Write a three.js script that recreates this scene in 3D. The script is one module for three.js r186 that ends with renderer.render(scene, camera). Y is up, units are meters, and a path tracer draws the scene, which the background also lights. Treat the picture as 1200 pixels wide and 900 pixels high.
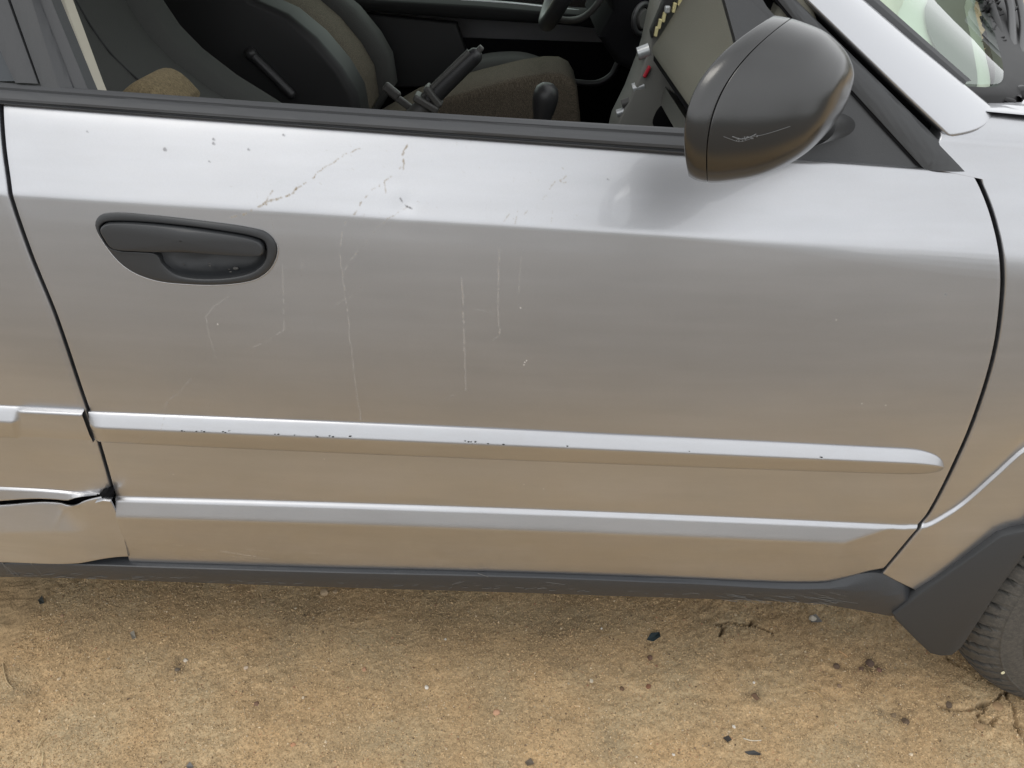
import * as THREE from 'three';
import { mergeGeometries, mergeVertices, toCreasedNormals } from 'three/addons/utils/BufferGeometryUtils.js';
import { RoundedBoxGeometry } from 'three/addons/geometries/RoundedBoxGeometry.js';

// ------------------------------------------------------------------ camera
const scene = new THREE.Scene();
const PITCH = 33.5 * Math.PI / 180, ROLL = 0.035, H = 1.27, D = 0.85, F = 900;
const camera = new THREE.PerspectiveCamera(2 * Math.atan(450 / F) * 180 / Math.PI, 1024 / 768, 0.02, 2000);
camera.position.set(0, H, D);
camera.rotation.set(-PITCH, 0, ROLL, 'YXZ');
camera.updateMatrixWorld(true);

// ------------------------------------------------------------------ sky and sun
function makeSky() {
  const w = 256, h = 128, d = new Float32Array(w * h * 4);
  const s = mulberry(5);
  const waves = []; for (let i = 0; i < 10; i++) waves.push([1 + Math.floor(s() * 5), 2 + s() * 6, s() * 6.28, s() * 6.28]);
  for (let j = 0; j < h; j++) for (let i = 0; i < w; i++) {
    const el = (j + 0.5) / h * 180 - 90, az = (i + 0.5) / w * 2 * Math.PI;
    const t = Math.max(0, el) / 90;
    let n = 0; for (const [a, b, p, q] of waves) n += Math.sin(a * az + p) * Math.sin(b * el * 0.03 + q);
    n *= 0.02;
    const L = (1.36 - 0.34 * sm(0.3, 1, t)) * (1 + n);
    const k = (j * w + i) * 4;
    d[k] = L * 0.985; d[k + 1] = L * 1.0; d[k + 2] = L * 1.015; d[k + 3] = 1;
  }
  const t = new THREE.DataTexture(d, w, h, THREE.RGBAFormat, THREE.FloatType);
  t.mapping = THREE.EquirectangularReflectionMapping; t.magFilter = THREE.LinearFilter; t.minFilter = THREE.LinearFilter;
  t.wrapS = THREE.RepeatWrapping; t.needsUpdate = true; return t;
}
scene.background = makeSky();
scene.environment = scene.background;
const sun = new THREE.DirectionalLight(new THREE.Color(1, 0.95, 0.87), 0.7);
sun.position.set(-1.7, 3.2, 1.3); sun.target.position.set(0, 0, 0);
sun.castShadow = true; sun.shadow.radius = 45; sun.shadow.mapSize.set(2048, 2048);
Object.assign(sun.shadow.camera, { left: -4, right: 4, top: 4, bottom: -4, near: 0.1, far: 12 });
scene.add(sun, sun.target);
const renderer = new THREE.WebGLRenderer({ antialias: true });
renderer.setSize(1024, 768);
renderer.toneMapping = THREE.LinearToneMapping;
renderer.toneMappingExposure = 1.0;
renderer.shadowMap.enabled = true;

// ------------------------------------------------------------------ helpers
function mulberry(a) { return () => { a |= 0; a = a + 0x6D2B79F5 | 0; let t = Math.imul(a ^ a >>> 15, 1 | a); t = t + Math.imul(t ^ t >>> 7, 61 | t) ^ t; return ((t ^ t >>> 14) >>> 0) / 4294967296; }; }
const V = (x, y, z) => new THREE.Vector3(x, y, z);
function sm(a, b, x) { const t = Math.min(1, Math.max(0, (x - a) / (b - a))); return t * t * (3 - 2 * t); }
const lerp = (a, b, t) => a + (b - a) * t;
function ray(u, v) { return V((u - 600) / F, -(v - 450) / F, -1).applyQuaternion(camera.quaternion); }
function at(u, v, z) { const d = ray(u, v), t = (z - D) / d.z; return V(d.x * t, H + d.y * t, z); }       // photo point carried to the upright plane z
function atP(u, v, z) { let p = at(u, v, z); for (let i = 0; i < 5; i++) p = at(u, v, z + plan(p.x)); return p; }
function onGround(u, v, y = 0) { const d = ray(u, v), t = (y - H) / d.y; return V(d.x * t, y, D + d.z * t); }
function hash(x, y, s = 0) { let h = Math.imul(x | 0, 374761393) ^ Math.imul(y | 0, 668265263) ^ Math.imul(s + 11, 1274126177); h = Math.imul(h ^ h >>> 13, 1274126177); return ((h ^ h >>> 16) >>> 0) / 4294967296; }
function vnoise(x, y, s = 0) {
  const i = Math.floor(x), j = Math.floor(y), f = x - i, g = y - j, a = f * f * (3 - 2 * f), b = g * g * (3 - 2 * g);
  return lerp(lerp(hash(i, j, s), hash(i + 1, j, s), a), lerp(hash(i, j + 1, s), hash(i + 1, j + 1, s), a), b) * 2 - 1;
}
function fbm(x, y, o = 4, s = 0) { let v = 0, a = 0.5; for (let k = 0; k < o; k++) { v += a * vnoise(x, y, s + k * 17); x = x * 2.03 + 3.1; y = y * 2.03 + 1.7; a *= 0.5; } return v; }
function polyfit2(P) { // least squares quadratic y(x)
  let S = [0, 0, 0, 0, 0], T = [0, 0, 0];
  for (const p of P) { let m = 1; for (let k = 0; k < 5; k++) { S[k] += m; if (k < 3) T[k] += m * p.y; m *= p.x; } }
  const M = new THREE.Matrix3().set(S[0], S[1], S[2], S[1], S[2], S[3], S[2], S[3], S[4]).invert(), c = V(...T).applyMatrix3(M);
  return x => c.x + c.y * x + c.z * x * x;
}
function spl(P, key, val) { // smooth 1-D interpolation, linear outside
  const p = P.map(q => [q[key], q[val]]).sort((a, b) => a[0] - b[0]), n = p.length, m = [];
  for (let i = 0; i < n; i++) { const a = p[Math.max(0, i - 1)], b = p[Math.min(n - 1, i + 1)]; m.push((b[1] - a[1]) / (b[0] - a[0])); }
  return x => {
    if (x <= p[0][0]) return p[0][1] + m[0] * (x - p[0][0]);
    if (x >= p[n - 1][0]) return p[n - 1][1] + m[n - 1] * (x - p[n - 1][0]);
    let i = 0; while (x > p[i + 1][0]) i++;
    const h = p[i + 1][0] - p[i][0], t = (x - p[i][0]) / h, t2 = t * t, t3 = t2 * t;
    return (2 * t3 - 3 * t2 + 1) * p[i][1] + (t3 - 2 * t2 + t) * h * m[i] + (3 * t2 - 2 * t3) * p[i + 1][1] + (t3 - t2) * h * m[i + 1];
  };
}

// ------------------------------------------------------------------ the car's side surface: z = S(x, y)
const plan = x => -0.02 * (x / 0.65) ** 2;
function lineOf(P, zk) { return polyfit2(P.map(([u, v]) => { let p = at(u, v, zk); for (let i = 0; i < 4; i++) p = at(u, v, zk + plan(p.x)); return p; })); }
const ZB = -0.050, ZC = -0.004, ZL = 0.010;
const yBelt = lineOf([[0, 124], [200, 138], [400, 153], [600, 168], [800, 182], [1140, 206]], ZB);
const yCrease = lineOf([[20, 229], [300, 243], [600, 264], [900, 284], [1180, 299]], ZC);
const yLowL = lineOf([[140, 583], [400, 590], [600, 597], [850, 607], [1075, 617]], ZL);
const ridgeP = [[1060, 616], [1085, 614], [1108, 602], [1130, 587], [1165, 556], [1200, 525], [1300, 462], [1400, 430]].map(([u, v]) => atP(u, v, ZL));
const ridge = spl(ridgeP, 'x', 'y'), xRidge = ridgeP[0].x;
const yLow = x => x < xRidge ? yLowL(x) : Math.max(yLowL(x), ridge(x));
const xBandA = at(995, 620, 0.01).x, xBandB = at(1048, 620, 0.01).x;
function ctrl(x) {
  const b = yBelt(x), c = yCrease(x), l = yLow(x), m = Math.max(0, Math.min(1, (xBandB - x) / (xBandB - xBandA)));
  return [[b + 0.5, ZB - 0.215], [b + 0.005, ZB - 0.004], [b - 0.01, ZB + 0.0055], [c, ZC], [c - 0.035, ZC + 0.0052], [c - 0.09, ZC + 0.0112], [c - 0.17, ZC + 0.0165], [c - 0.25, ZC + 0.018],
    [l + 0.02, 0.0105], [l + 0.001, 0.0095], [l - 0.002, 0.0142], [l - 0.0025 - 0.0245 * m, 0.0142 + 0.0092 * m], [l - 0.004 - 0.027 * m, 0.0142 + 0.0094 * m], [l - 0.3, lerp(-0.005, 0.018, sm(xBandB, xRidge + 0.1, x))]];
}
function S(x, y) {
  const P = ctrl(x), b = yBelt(x), c = yCrease(x), l = yLow(x);
  const wc = 0.003 + 0.018 * sm(0.15, 0.65, x);
  const w = Math.min(0.03, 0.004 + 0.3 * Math.abs(y - b), wc + 0.3 * Math.abs(y - c), 0.0016 + 0.3 * Math.abs(y - l), 0.0022 + 0.3 * Math.abs(y - l + 0.003 + 0.026 * Math.max(0, Math.min(1, (xBandB - x) / (xBandB - xBandA)))));
  let s = 0;
  for (let k = -4; k <= 4; k++) {
    const yy = y + w * k / 4; let i = 0;
    while (i < P.length - 2 && yy < P[i + 1][0]) i++;
    s += P[i][1] + (P[i + 1][1] - P[i][1]) * (yy - P[i][0]) / (P[i + 1][0] - P[i][0]);
  }
  return s / 9 + plan(x);
}
function onS(u, v, off = 0) { let p = at(u, v, 0); for (let i = 0; i < 8; i++) p = at(u, v, S(p.x, p.y) + off); return p; }
const wav = (x, y) => 0.0004 * fbm(x * 5 + 3, y * 9, 2, 4) + 0.00008 * fbm(x * 30, y * 40, 2, 9);

// ------------------------------------------------------------------ geometry builders
function grid(rows, closed = false) { // rows of points -> indexed surface
  const n = rows[0].length, pos = [], idx = [];
  for (const r of rows) for (const p of r) pos.push(p.x, p.y, p.z);
  for (let j = 0; j + 1 < rows.length; j++) for (let i = 0; i < (closed ? n : n - 1); i++) {
    const a = j * n + i, b = j * n + (i + 1) % n, c = a + n, d = b + n;
    idx.push(a, c, b, b, c, d);
  }
  const g = new THREE.BufferGeometry();
  g.setAttribute('position', new THREE.Float32BufferAttribute(pos, 3));
  const uv = []; for (let k = 0; k < pos.length; k += 3) uv.push(pos[k], pos[k + 1]);
  g.setAttribute('uv', new THREE.Float32BufferAttribute(uv, 2));
  g.setIndex(idx); g.computeVertexNormals(); return g;
}
function uvBody(g) { // metres over the side of the car, as used by the paint maps
  const p = g.attributes.position, uv = new Float32Array(p.count * 2);
  for (let i = 0; i < p.count; i++) { uv[2 * i] = (p.getX(i) + 0.78) / 1.56; uv[2 * i + 1] = (p.getY(i) - 0.27) / 0.78; }
  g.setAttribute('uv', new THREE.BufferAttribute(uv, 2)); return g;
}
function fold(rows, depth = 0.03, r = 0.0022) { // turn the border of a panel back into the car, like a hem
  const off = (p, dx, dy, dz) => V(p.x + dx, p.y + dy, p.z + dz);
  const out = rows.map(row => {
    const a = row[0], b = row[row.length - 1];
    return [off(a, -r, 0, -depth), off(a, -r, 0, -r * 1.4), off(a, -r * 0.5, 0, -r * 0.4), ...row, off(b, r * 0.5, 0, -r * 0.4), off(b, r, 0, -r * 1.4), off(b, r, 0, -depth)];
  });
  const top = out[0], bot = out[out.length - 1];
  const mk = (row, dy, dz) => row.map((p, i) => off(p, 0, dy, (i < 3 || i >= row.length - 3) && dz < -0.01 ? 0 : dz));
  return [mk(top, r, -depth), mk(top, r, -r * 1.4), ...out, mk(bot, -r, -r * 1.4), mk(bot, -r, -depth)];
}
function panelRows(rowY, xL, xR, nx, zf) {
  return rowY.map(f => {
    let a = xL(f(-0.5)), b = xR(f(0.5));
    for (let k = 0; k < 5; k++) { a = xL(f(a)); b = xR(f(b)); }
    const row = [];
    for (let i = 0; i <= nx; i++) { const x = lerp(a, b, i / nx), y = f(x); row.push(V(x, y, zf(x, y))); }
    return row;
  });
}
function between(fs, counts, dense = []) { // list of row functions between consecutive lines
  const out = [];
  for (let k = 0; k + 1 < fs.length; k++) for (let i = 0; i < counts[k]; i++) {
    const t0 = i / counts[k], t = 0.5 - 0.5 * Math.cos(Math.PI * t0), tt = dense[k] === 0 ? t0 : lerp(t0, t, 0.8);
    out.push(x => lerp(fs[k](x), fs[k + 1](x), tt));
  }
  out.push(fs[fs.length - 1]); return out;
}
function smoothPts(P, n, closed = true) { const c = new THREE.CatmullRomCurve3(P.map(p => V(p[0], p[1], 0)), closed, 'centripetal'); return c.getSpacedPoints(n).slice(0, closed ? n : n + 1).map(p => [p.x, p.y]); }
function extrudePx(P, zRef, z0, z1, bevel, opt = {}) { // side outline extruded across the car
  if (opt.smooth) P = smoothPts(P, opt.smooth);
  const sh = new THREE.Shape(P.map(([u, v]) => { const p = at(u, v, zRef); return new THREE.Vector2(p.x, p.y); }));
  const g = new THREE.ExtrudeGeometry(sh, { depth: z1 - z0 - 2 * bevel, bevelEnabled: bevel > 0, bevelSize: bevel * (opt.bs ?? 1), bevelThickness: bevel, bevelOffset: -bevel * (opt.bs ?? 1), bevelSegments: opt.seg ?? 4, curveSegments: 6 });
  g.translate(0, 0, z0 + bevel);
  return opt.flat ? g : toCreasedNormals(g, opt.crease ?? 0.6);
}
function tube(P, r, seg = 24, rad = 8, closed = false) { return new THREE.TubeGeometry(new THREE.CatmullRomCurve3(P, closed, 'centripetal'), seg, r, rad, closed); }
function bar(a, b, r0, r1 = r0, rad = 12) { const g = new THREE.CylinderGeometry(r1, r0, a.distanceTo(b), rad); g.applyQuaternion(new THREE.Quaternion().setFromUnitVectors(V(0, 1, 0), b.clone().sub(a).normalize())); const m = a.clone().add(b).multiplyScalar(0.5); g.translate(m.x, m.y, m.z); return g; }
function rbox(w, h, d, r, c, rot = [0, 0, 0]) { const g = new RoundedBoxGeometry(w, h, d, 3, r); g.rotateX(rot[0]); g.rotateY(rot[1]); g.rotateZ(rot[2]); g.translate(c.x, c.y, c.z); return g; }
function merge(list) { return mergeGeometries(list.map(g => { const q = g.index ? g.toNonIndexed() : g; for (const k of Object.keys(q.attributes)) if (!['position', 'normal', 'uv'].includes(k)) q.deleteAttribute(k); return q; })); }
const used = {};
function numbered(n) { used[n] = (used[n] ?? -1) + 1; return used[n] ? n + '_' + String(used[n]).padStart(3, '0') : n; }
function part(name, geo, mat, parent, label) {
  const m = new THREE.Mesh(geo, mat); m.name = name; m.castShadow = m.receiveShadow = true;
  if (label) m.userData.label = label; parent.add(m); return m;
}
function tag(o, label, category, group) { o.userData.label = label; o.userData.category = category; if (group) o.userData.group = group; return o; }

// ------------------------------------------------------------------ textures
function dataTex(w, h, fn, srgb = false) {
  const d = new Uint8Array(w * h * 4);
  for (let j = 0; j < h; j++) for (let i = 0; i < w; i++) { const c = fn(i, j), k = (j * w + i) * 4; d[k] = c[0]; d[k + 1] = c[1]; d[k + 2] = c[2]; d[k + 3] = 255; }
  const t = new THREE.DataTexture(d, w, h); t.magFilter = THREE.LinearFilter; t.minFilter = THREE.LinearMipmapLinearFilter; t.generateMipmaps = true;
  t.wrapS = t.wrapT = THREE.RepeatWrapping; if (srgb) t.colorSpace = THREE.SRGBColorSpace; t.needsUpdate = true; return t;
}
// the marks on the silver paint: dried mud runs, chips, scratches (drawn where they are on the doors)
const TW = 2048, TH = 1024;
const toTex = (u, v) => { const p = onS(u, v); return [(p.x + 0.78) / 1.56 * TW, (1 - (p.y - 0.27) / 0.78) * TH]; };
function paintMaps() {
  const cov = new Float32Array(TW * TH), dark = new Float32Array(TW * TH), light = new Float32Array(TW * TH), rnd = mulberry(77);
  const dab = (A, x, y, r, a) => {
    for (let j = Math.floor(y - r - 1); j <= y + r + 1; j++) for (let i = Math.floor(x - r - 1); i <= x + r + 1; i++) {
      if (i < 0 || j < 0 || i >= TW || j >= TH) continue;
      const d = Math.hypot(i + 0.5 - x, j + 0.5 - y), k = Math.max(0, Math.min(1, r - d + 0.5)) * a;
      const q = j * TW + i; if (k > A[q]) A[q] = k;
    }
  };
  const stroke = (A, P, w, a, jit = 1, gap = 0.25) => { // a broken, wandering line
    const Q = P.map(([u, v]) => toTex(u, v));
    for (let k = 0; k + 1 < Q.length; k++) {
      const [x0, y0] = Q[k], [x1, y1] = Q[k + 1], n = Math.ceil(Math.hypot(x1 - x0, y1 - y0) / 0.6);
      for (let i = 0; i < n; i++) {
        const t = i / n, x = lerp(x0, x1, t), y = lerp(y0, y1, t);
        const on = vnoise(x * 0.22, y * 0.22, 3) * 0.5 + 0.5;
        if (on < gap + 0.1 || rnd() < 0.25) continue;
        dab(A, x + vnoise(x * 0.12, y * 0.12, 5) * jit + (rnd() - 0.5) * jit * 0.7, y + vnoise(x * 0.12, y * 0.12, 6) * jit, w * 0.8 * (0.35 + 0.9 * rnd()), a * (0.2 + 0.75 * rnd() * (0.5 + on)));
      }
    }
  };
  // mud runs over the bright shoulder and down the door
  stroke(cov, [[422, 174], [400, 184], [378, 199], [358, 214]], 1.2, 0.7, 1.6, 0.35);
  stroke(cov, [[358, 214], [338, 228], [318, 234], [306, 241], [285, 250], [272, 254]], 1.9, 0.75, 1.8, 0.3);
  stroke(cov, [[322, 222], [314, 230], [312, 240]], 1.5, 0.7, 1.2, 0.2);
  stroke(cov, [[476, 168], [472, 182], [474, 199]], 1.7, 0.75, 2, 0.3);
  stroke(cov, [[470, 196], [455, 210], [440, 220], [425, 234], [416, 250], [403, 264]], 1.4, 0.65, 2, 0.35);
  stroke(cov, [[450, 212], [452, 228]], 1.3, 0.6, 1, 0.2);
  stroke(cov, [[403, 264], [398, 290], [401, 322], [407, 368], [413, 422], [419, 468], [424, 494]], 1.0, 0.62, 1.5, 0.18);
  stroke(cov, [[478, 243], [455, 256], [440, 270], [425, 290], [412, 305], [402, 318]], 1.0, 0.5, 1.8, 0.35);
  stroke(cov, [[424, 335], [412, 348], [388, 360]], 0.9, 0.4, 1.4, 0.3);
  stroke(cov, [[660, 198], [668, 204], [655, 212], [664, 214]], 1.1, 0.6, 1.5, 0.3);
  stroke(cov, [[650, 212], [645, 222], [638, 230], [634, 240]], 1.2, 0.5, 2, 0.4);
  stroke(cov, [[600, 248], [590, 260]], 1.0, 0.5, 1.2, 0.25); stroke(cov, [[607, 247], [603, 262]], 1.0, 0.5, 1.2, 0.3);
  stroke(cov, [[619, 246], [613, 252]], 1.0, 0.5, 1, 0.3); stroke(cov, [[648, 248], [646, 262]], 1.0, 0.55, 1, 0.25);
  stroke(cov, [[541, 325], [543, 360], [544, 410], [546, 457]], 1.5, 0.55, 1.0, 0.12); stroke(cov, [[546, 457], [530, 464], [514, 473]], 0.9, 0.42, 1, 0.25);
  stroke(cov, [[585, 292], [584, 330], [584, 370], [586, 394]], 1.4, 0.5, 1.2, 0.15); stroke(cov, [[586, 394], [576, 400]], 0.9, 0.4, 1, 0.2);
  stroke(cov, [[611, 302], [609, 326], [608, 344]], 1.0, 0.42, 0.8, 0.2); stroke(cov, [[556, 362], [570, 365], [580, 366]], 0.9, 0.3, 1, 0.3);
  stroke(cov, [[331, 308], [332, 350], [333, 387]], 1.1, 0.42, 0.8, 0.15); stroke(cov, [[333, 387], [308, 402], [284, 412]], 1.1, 0.42, 1, 0.2);
  stroke(cov, [[268, 347], [250, 360], [241, 372], [245, 392], [253, 420]], 1.0, 0.38, 1, 0.2);
  stroke(cov, [[224, 443], [210, 460], [196, 470], [187, 486]], 0.9, 0.35, 1, 0.2); stroke(cov, [[250, 466], [241, 484]], 0.9, 0.3, 1, 0.2);
  stroke(cov, [[175, 505], [160, 520]], 0.9, 0.4, 1, 0.2); stroke(cov, [[195, 478], [192, 500]], 1.0, 0.4, 1, 0.3);
  stroke(cov, [[318, 256], [322, 276]], 0.9, 0.3, 1, 0.2); stroke(cov, [[354, 305], [353, 325]], 0.9, 0.3, 1, 0.2);
  for (let k = 0; k < 90; k++) { const a = rnd(); stroke(cov, [[260 + 420 * rnd(), 165 + 95 * rnd()]].flatMap(([u, v]) => [[u, v], [u + 3 * rnd(), v + 4 * rnd()]]), 0.6, 0.2 + 0.3 * a * a, 1, 0.2); }
  // ding, chips and scuffs
  stroke(dark, [[469, 233], [472, 238], [476, 242], [483, 245]], 1.3, 0.85, 0.4, 0.05);
  for (const [u, v, r] of [[193, 175, 2.6], [250, 163, 1.8], [250, 168, 2], [291, 175, 1.6], [332, 158, 1.5], [245, 189, 1.2], [102, 154, 1.2], [712, 210, 1.2], [1108, 345, 2.2]]) { const q = toTex(u, v); dab(dark, q[0], q[1], r, 0.5); dab(dark, q[0] + 2, q[1] + 1, r * 0.7, 0.4); }
  for (const [u, v] of [[615, 425], [617, 423], [614, 428], [610, 361], [980, 375], [1038, 475], [1010, 473], [255, 380], [203, 556], [614, 568], [637, 573], [380, 538]]) { const q = toTex(u, v); dab(light, q[0], q[1], 1.3, 0.8); }
  stroke(light, [[260, 646], [285, 650], [300, 652]], 1.2, 0.7, 1, 0.2); stroke(light, [[272, 652], [318, 655]], 0.9, 0.5, 1, 0.3); stroke(light, [[288, 644], [315, 646]], 0.9, 0.45, 1, 0.3);
  stroke(light, [[200, 638], [214, 640]], 1, 0.5, 1, 0.3); stroke(light, [[752, 650], [775, 656]], 0.7, 0.5, 0.6, 0.2); stroke(light, [[540, 666], [595, 664]], 0.8, 0.5, 0.6, 0.3);
  for (let k = 0; k < 60; k++) stroke(light, [[150 + 850 * rnd(), 640 + 28 * rnd()]].flatMap(([u, v]) => [[u, v], [u + 2 + 14 * rnd(), v + 2 * rnd()]]), 0.55, 0.35, 0.6, 0.2);
  const col = new Uint8Array(TW * TH * 4), orm = new Uint8Array(TW * TH * 4);
  for (let j = 0; j < TH; j++) for (let i = 0; i < TW; i++) {
    const q = j * TW + i, k = ((TH - 1 - j) * TW + i) * 4, y = 0.27 + 0.78 * (1 - j / TH);
    const low = sm(0.80, 0.36, y);
    const dust = Math.max(0, (0.16 + 0.30 * fbm(i * 0.004, j * 0.018, 4, 21) + 0.14 * vnoise(i * 0.05, j * 0.2, 8)) * (0.25 + 0.55 * low));
    const fl = (hash(i, j, 3) - 0.5) * 0.02;
    const cl = 1 + 0.10 * fbm(i * 0.0035 + 7, j * 0.006, 4, 55) + 0.05 * fbm(i * 0.006, j * 0.06, 3, 57);
    let c = [(0.494 + fl) * cl, (0.502 + fl) * cl, (0.524 + fl) * cl], m = 1 - dust * 0.22, r = 0.39 + 0.12 * dust;
    const mix = (t, a) => { c = c.map((v, n) => lerp(v, t[n], a)); };
    mix([0.42, 0.37, 0.325], dust * 0.5);
    const mud = cov[q] * 1.25 * (0.55 + 0.6 * hash(i >> 1, j >> 1, 31)); mix([0.33, 0.28, 0.215], mud); m *= 1 - mud; r = lerp(r, 0.85, mud);
    mix([0.07, 0.07, 0.075], dark[q]); m *= 1 - dark[q]; mix([0.72, 0.70, 0.66], light[q]); m *= 1 - 0.7 * light[q]; r = lerp(r, 0.7, Math.max(dark[q], light[q]));
    for (let n = 0; n < 3; n++) { const l = c[n]; col[k + n] = 255 * (l <= 0.0031308 ? 12.92 * l : 1.055 * Math.pow(l, 1 / 2.4) - 0.055); }
    col[k + 3] = 255; orm[k] = 255; orm[k + 1] = 255 * r; orm[k + 2] = 255 * m; orm[k + 3] = 255;
  }
  const mk = (d, s) => { const t = new THREE.DataTexture(d, TW, TH); t.magFilter = THREE.LinearFilter; t.minFilter = THREE.LinearMipmapLinearFilter; t.generateMipmaps = true; t.wrapS = t.wrapT = THREE.ClampToEdgeWrapping; if (s) t.colorSpace = THREE.SRGBColorSpace; t.needsUpdate = true; return t; };
  return [mk(col, true), mk(orm, false)];
}
const [paintCol, paintOrm] = paintMaps();
const grainTex = (s, sc) => dataTex(256, 256, (i, j) => { const v = 128 + 90 * (hash(i, j, s) - 0.5) + 110 * (hash(i >> 1, j >> 1, s + 1) - 0.5); return [v, v, v]; });
const rep = (t, r) => { const c = t.clone(); c.repeat.set(r, r); c.needsUpdate = true; return c; };
const grainA = grainTex(4);
const weave = dataTex(256, 256, (i, j) => { const v = 120 + 50 * Math.sin(i * 0.785) * Math.sin(j * 0.785) + 110 * (hash(i >> 1, j >> 1, 9) - 0.5); return [v, v, v]; });
const mottle = (a, b, s) => dataTex(256, 256, (i, j) => { // seamless speckle between two tones
  const t = Math.min(1, Math.max(0, 0.5 + 0.9 * (hash(i, j, s) - 0.5) + 0.7 * (hash(i >> 2, j >> 2, s + 2) - 0.5))); return a.map((v, n) => lerp(v, b[n], t));
}, true);
const lin = (r, g, b) => new THREE.Color().setRGB(r, g, b);
const M = {
  handle: new THREE.MeshStandardMaterial({ color: lin(0.032, 0.034, 0.037), roughness: 0.42, bumpMap: rep(grainA, 12), bumpScale: 0.00008 }),
  scoop: new THREE.MeshStandardMaterial({ color: lin(0.022, 0.024, 0.027), roughness: 0.4 }),
  farTrim: new THREE.MeshStandardMaterial({ color: lin(0.007, 0.007, 0.0075), roughness: 1 }),
  paint: new THREE.MeshPhysicalMaterial({ map: paintCol, roughnessMap: paintOrm, metalnessMap: paintOrm, color: 0xffffff, roughness: 1, metalness: 1, clearcoat: 0.9, clearcoatRoughness: 0.04 }),
  paintPlain: new THREE.MeshPhysicalMaterial({ color: lin(0.494, 0.502, 0.524), roughness: 0.40, metalness: 1, clearcoat: 0.9, clearcoatRoughness: 0.04 }),
  trim: new THREE.MeshStandardMaterial({ color: lin(0.045, 0.047, 0.05), roughness: 0.5, bumpMap: rep(grainA, 10), bumpScale: 0.00015 }),
  rubber: new THREE.MeshStandardMaterial({ color: lin(0.055, 0.057, 0.061), roughness: 0.62, bumpMap: rep(grainA, 12), bumpScale: 0.0001 }),
  mirror: new THREE.MeshPhysicalMaterial({ color: lin(0.012, 0.0122, 0.0125), roughness: 0.24, ior: 1.75, bumpMap: rep(grainA, 10), bumpScale: 0.00003 }),
  sill: new THREE.MeshStandardMaterial({ color: lin(0.038, 0.041, 0.046), roughness: 0.4, bumpMap: rep(grainA, 9), bumpScale: 0.0003 }),
  flap: new THREE.MeshStandardMaterial({ color: lin(0.036, 0.038, 0.041), roughness: 0.6, bumpMap: rep(grainA, 10), bumpScale: 0.0002 }),
  black: new THREE.MeshPhysicalMaterial({ color: lin(0.006, 0.006, 0.007), roughness: 1, specularIntensity: 0.3 }),
  tyre: new THREE.MeshStandardMaterial({ map: rep(mottle([72, 71, 69], [92, 89, 84], 35), 3), roughness: 0.85, bumpMap: rep(grainA, 6), bumpScale: 0.0004 }),
  charcoal: new THREE.MeshStandardMaterial({ color: lin(0.058, 0.06, 0.057), roughness: 0.95, bumpMap: rep(weave, 6), bumpScale: 0.0006 }),
  vinyl: new THREE.MeshStandardMaterial({ color: lin(0.011, 0.011, 0.012), roughness: 0.6 }),
  seatDark: new THREE.MeshStandardMaterial({ color: lin(0.055, 0.055, 0.053), roughness: 0.95, bumpMap: rep(weave, 6), bumpScale: 0.0006 }),
  seatBrown: new THREE.MeshStandardMaterial({ map: rep(mottle([66, 59, 50], [112, 102, 88], 31), 9), roughness: 0.97, bumpMap: rep(weave, 6), bumpScale: 0.001 }),
  seatTan: new THREE.MeshStandardMaterial({ map: rep(mottle([88, 78, 58], [132, 118, 90], 33), 9), roughness: 0.97, bumpMap: rep(weave, 6), bumpScale: 0.0003 }),
  beige: new THREE.MeshStandardMaterial({ color: lin(0.50, 0.47, 0.39), roughness: 0.7, bumpMap: rep(grainA, 8), bumpScale: 0.0002 }),
  dash: new THREE.MeshStandardMaterial({ color: lin(0.135, 0.13, 0.104), roughness: 0.75, bumpMap: rep(grainA, 8), bumpScale: 0.0004 }),
  dashGrey: new THREE.MeshStandardMaterial({ color: lin(0.2, 0.2, 0.185), roughness: 0.5 }),
  dashLight: new THREE.MeshStandardMaterial({ color: lin(0.52, 0.53, 0.48), roughness: 0.7 }),
  lever: new THREE.MeshStandardMaterial({ color: lin(0.03, 0.03, 0.032), roughness: 0.42 }),
  leverGrey: new THREE.MeshStandardMaterial({ color: lin(0.075, 0.073, 0.07), roughness: 0.5 }),
  silver: new THREE.MeshStandardMaterial({ color: lin(0.5, 0.52, 0.53), roughness: 0.3, metalness: 0.4 }),
  red: new THREE.MeshStandardMaterial({ color: lin(0.5, 0.02, 0.04), roughness: 0.4 }),
  slat: new THREE.MeshStandardMaterial({ color: lin(0.62, 0.56, 0.30), roughness: 0.6 }),
  glass: new THREE.MeshPhysicalMaterial({ color: lin(0.80, 0.92, 0.83), roughness: 0.02, transmission: 1, thickness: 0, ior: 1.5 }),
  glassDark: new THREE.MeshPhysicalMaterial({ color: lin(0.05, 0.06, 0.07), roughness: 0.05, transmission: 0.3, thickness: 0, ior: 1.5 }),
  wheel: new THREE.MeshStandardMaterial({ color: lin(0.5, 0.5, 0.5), roughness: 0.4, metalness: 0.8 }),
  headliner: new THREE.MeshStandardMaterial({ color: lin(0.3, 0.29, 0.26), roughness: 0.95 }),
  mark: new THREE.MeshStandardMaterial({ color: lin(0.75, 0.72, 0.5), roughness: 0.7 }),
  chip: new THREE.MeshStandardMaterial({ color: lin(0.02, 0.02, 0.02), roughness: 0.9 }),
};

// ================================================================== the car
const car = new THREE.Group(); car.name = 'parked_car'; scene.add(car);
tag(car, 'silver estate car with scratched door and black cladding parked on the sand', 'car');
car.userData.kind = undefined;
const PX = (L, off = 0) => L.map(([u, v]) => onS(u, v, off));

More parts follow.
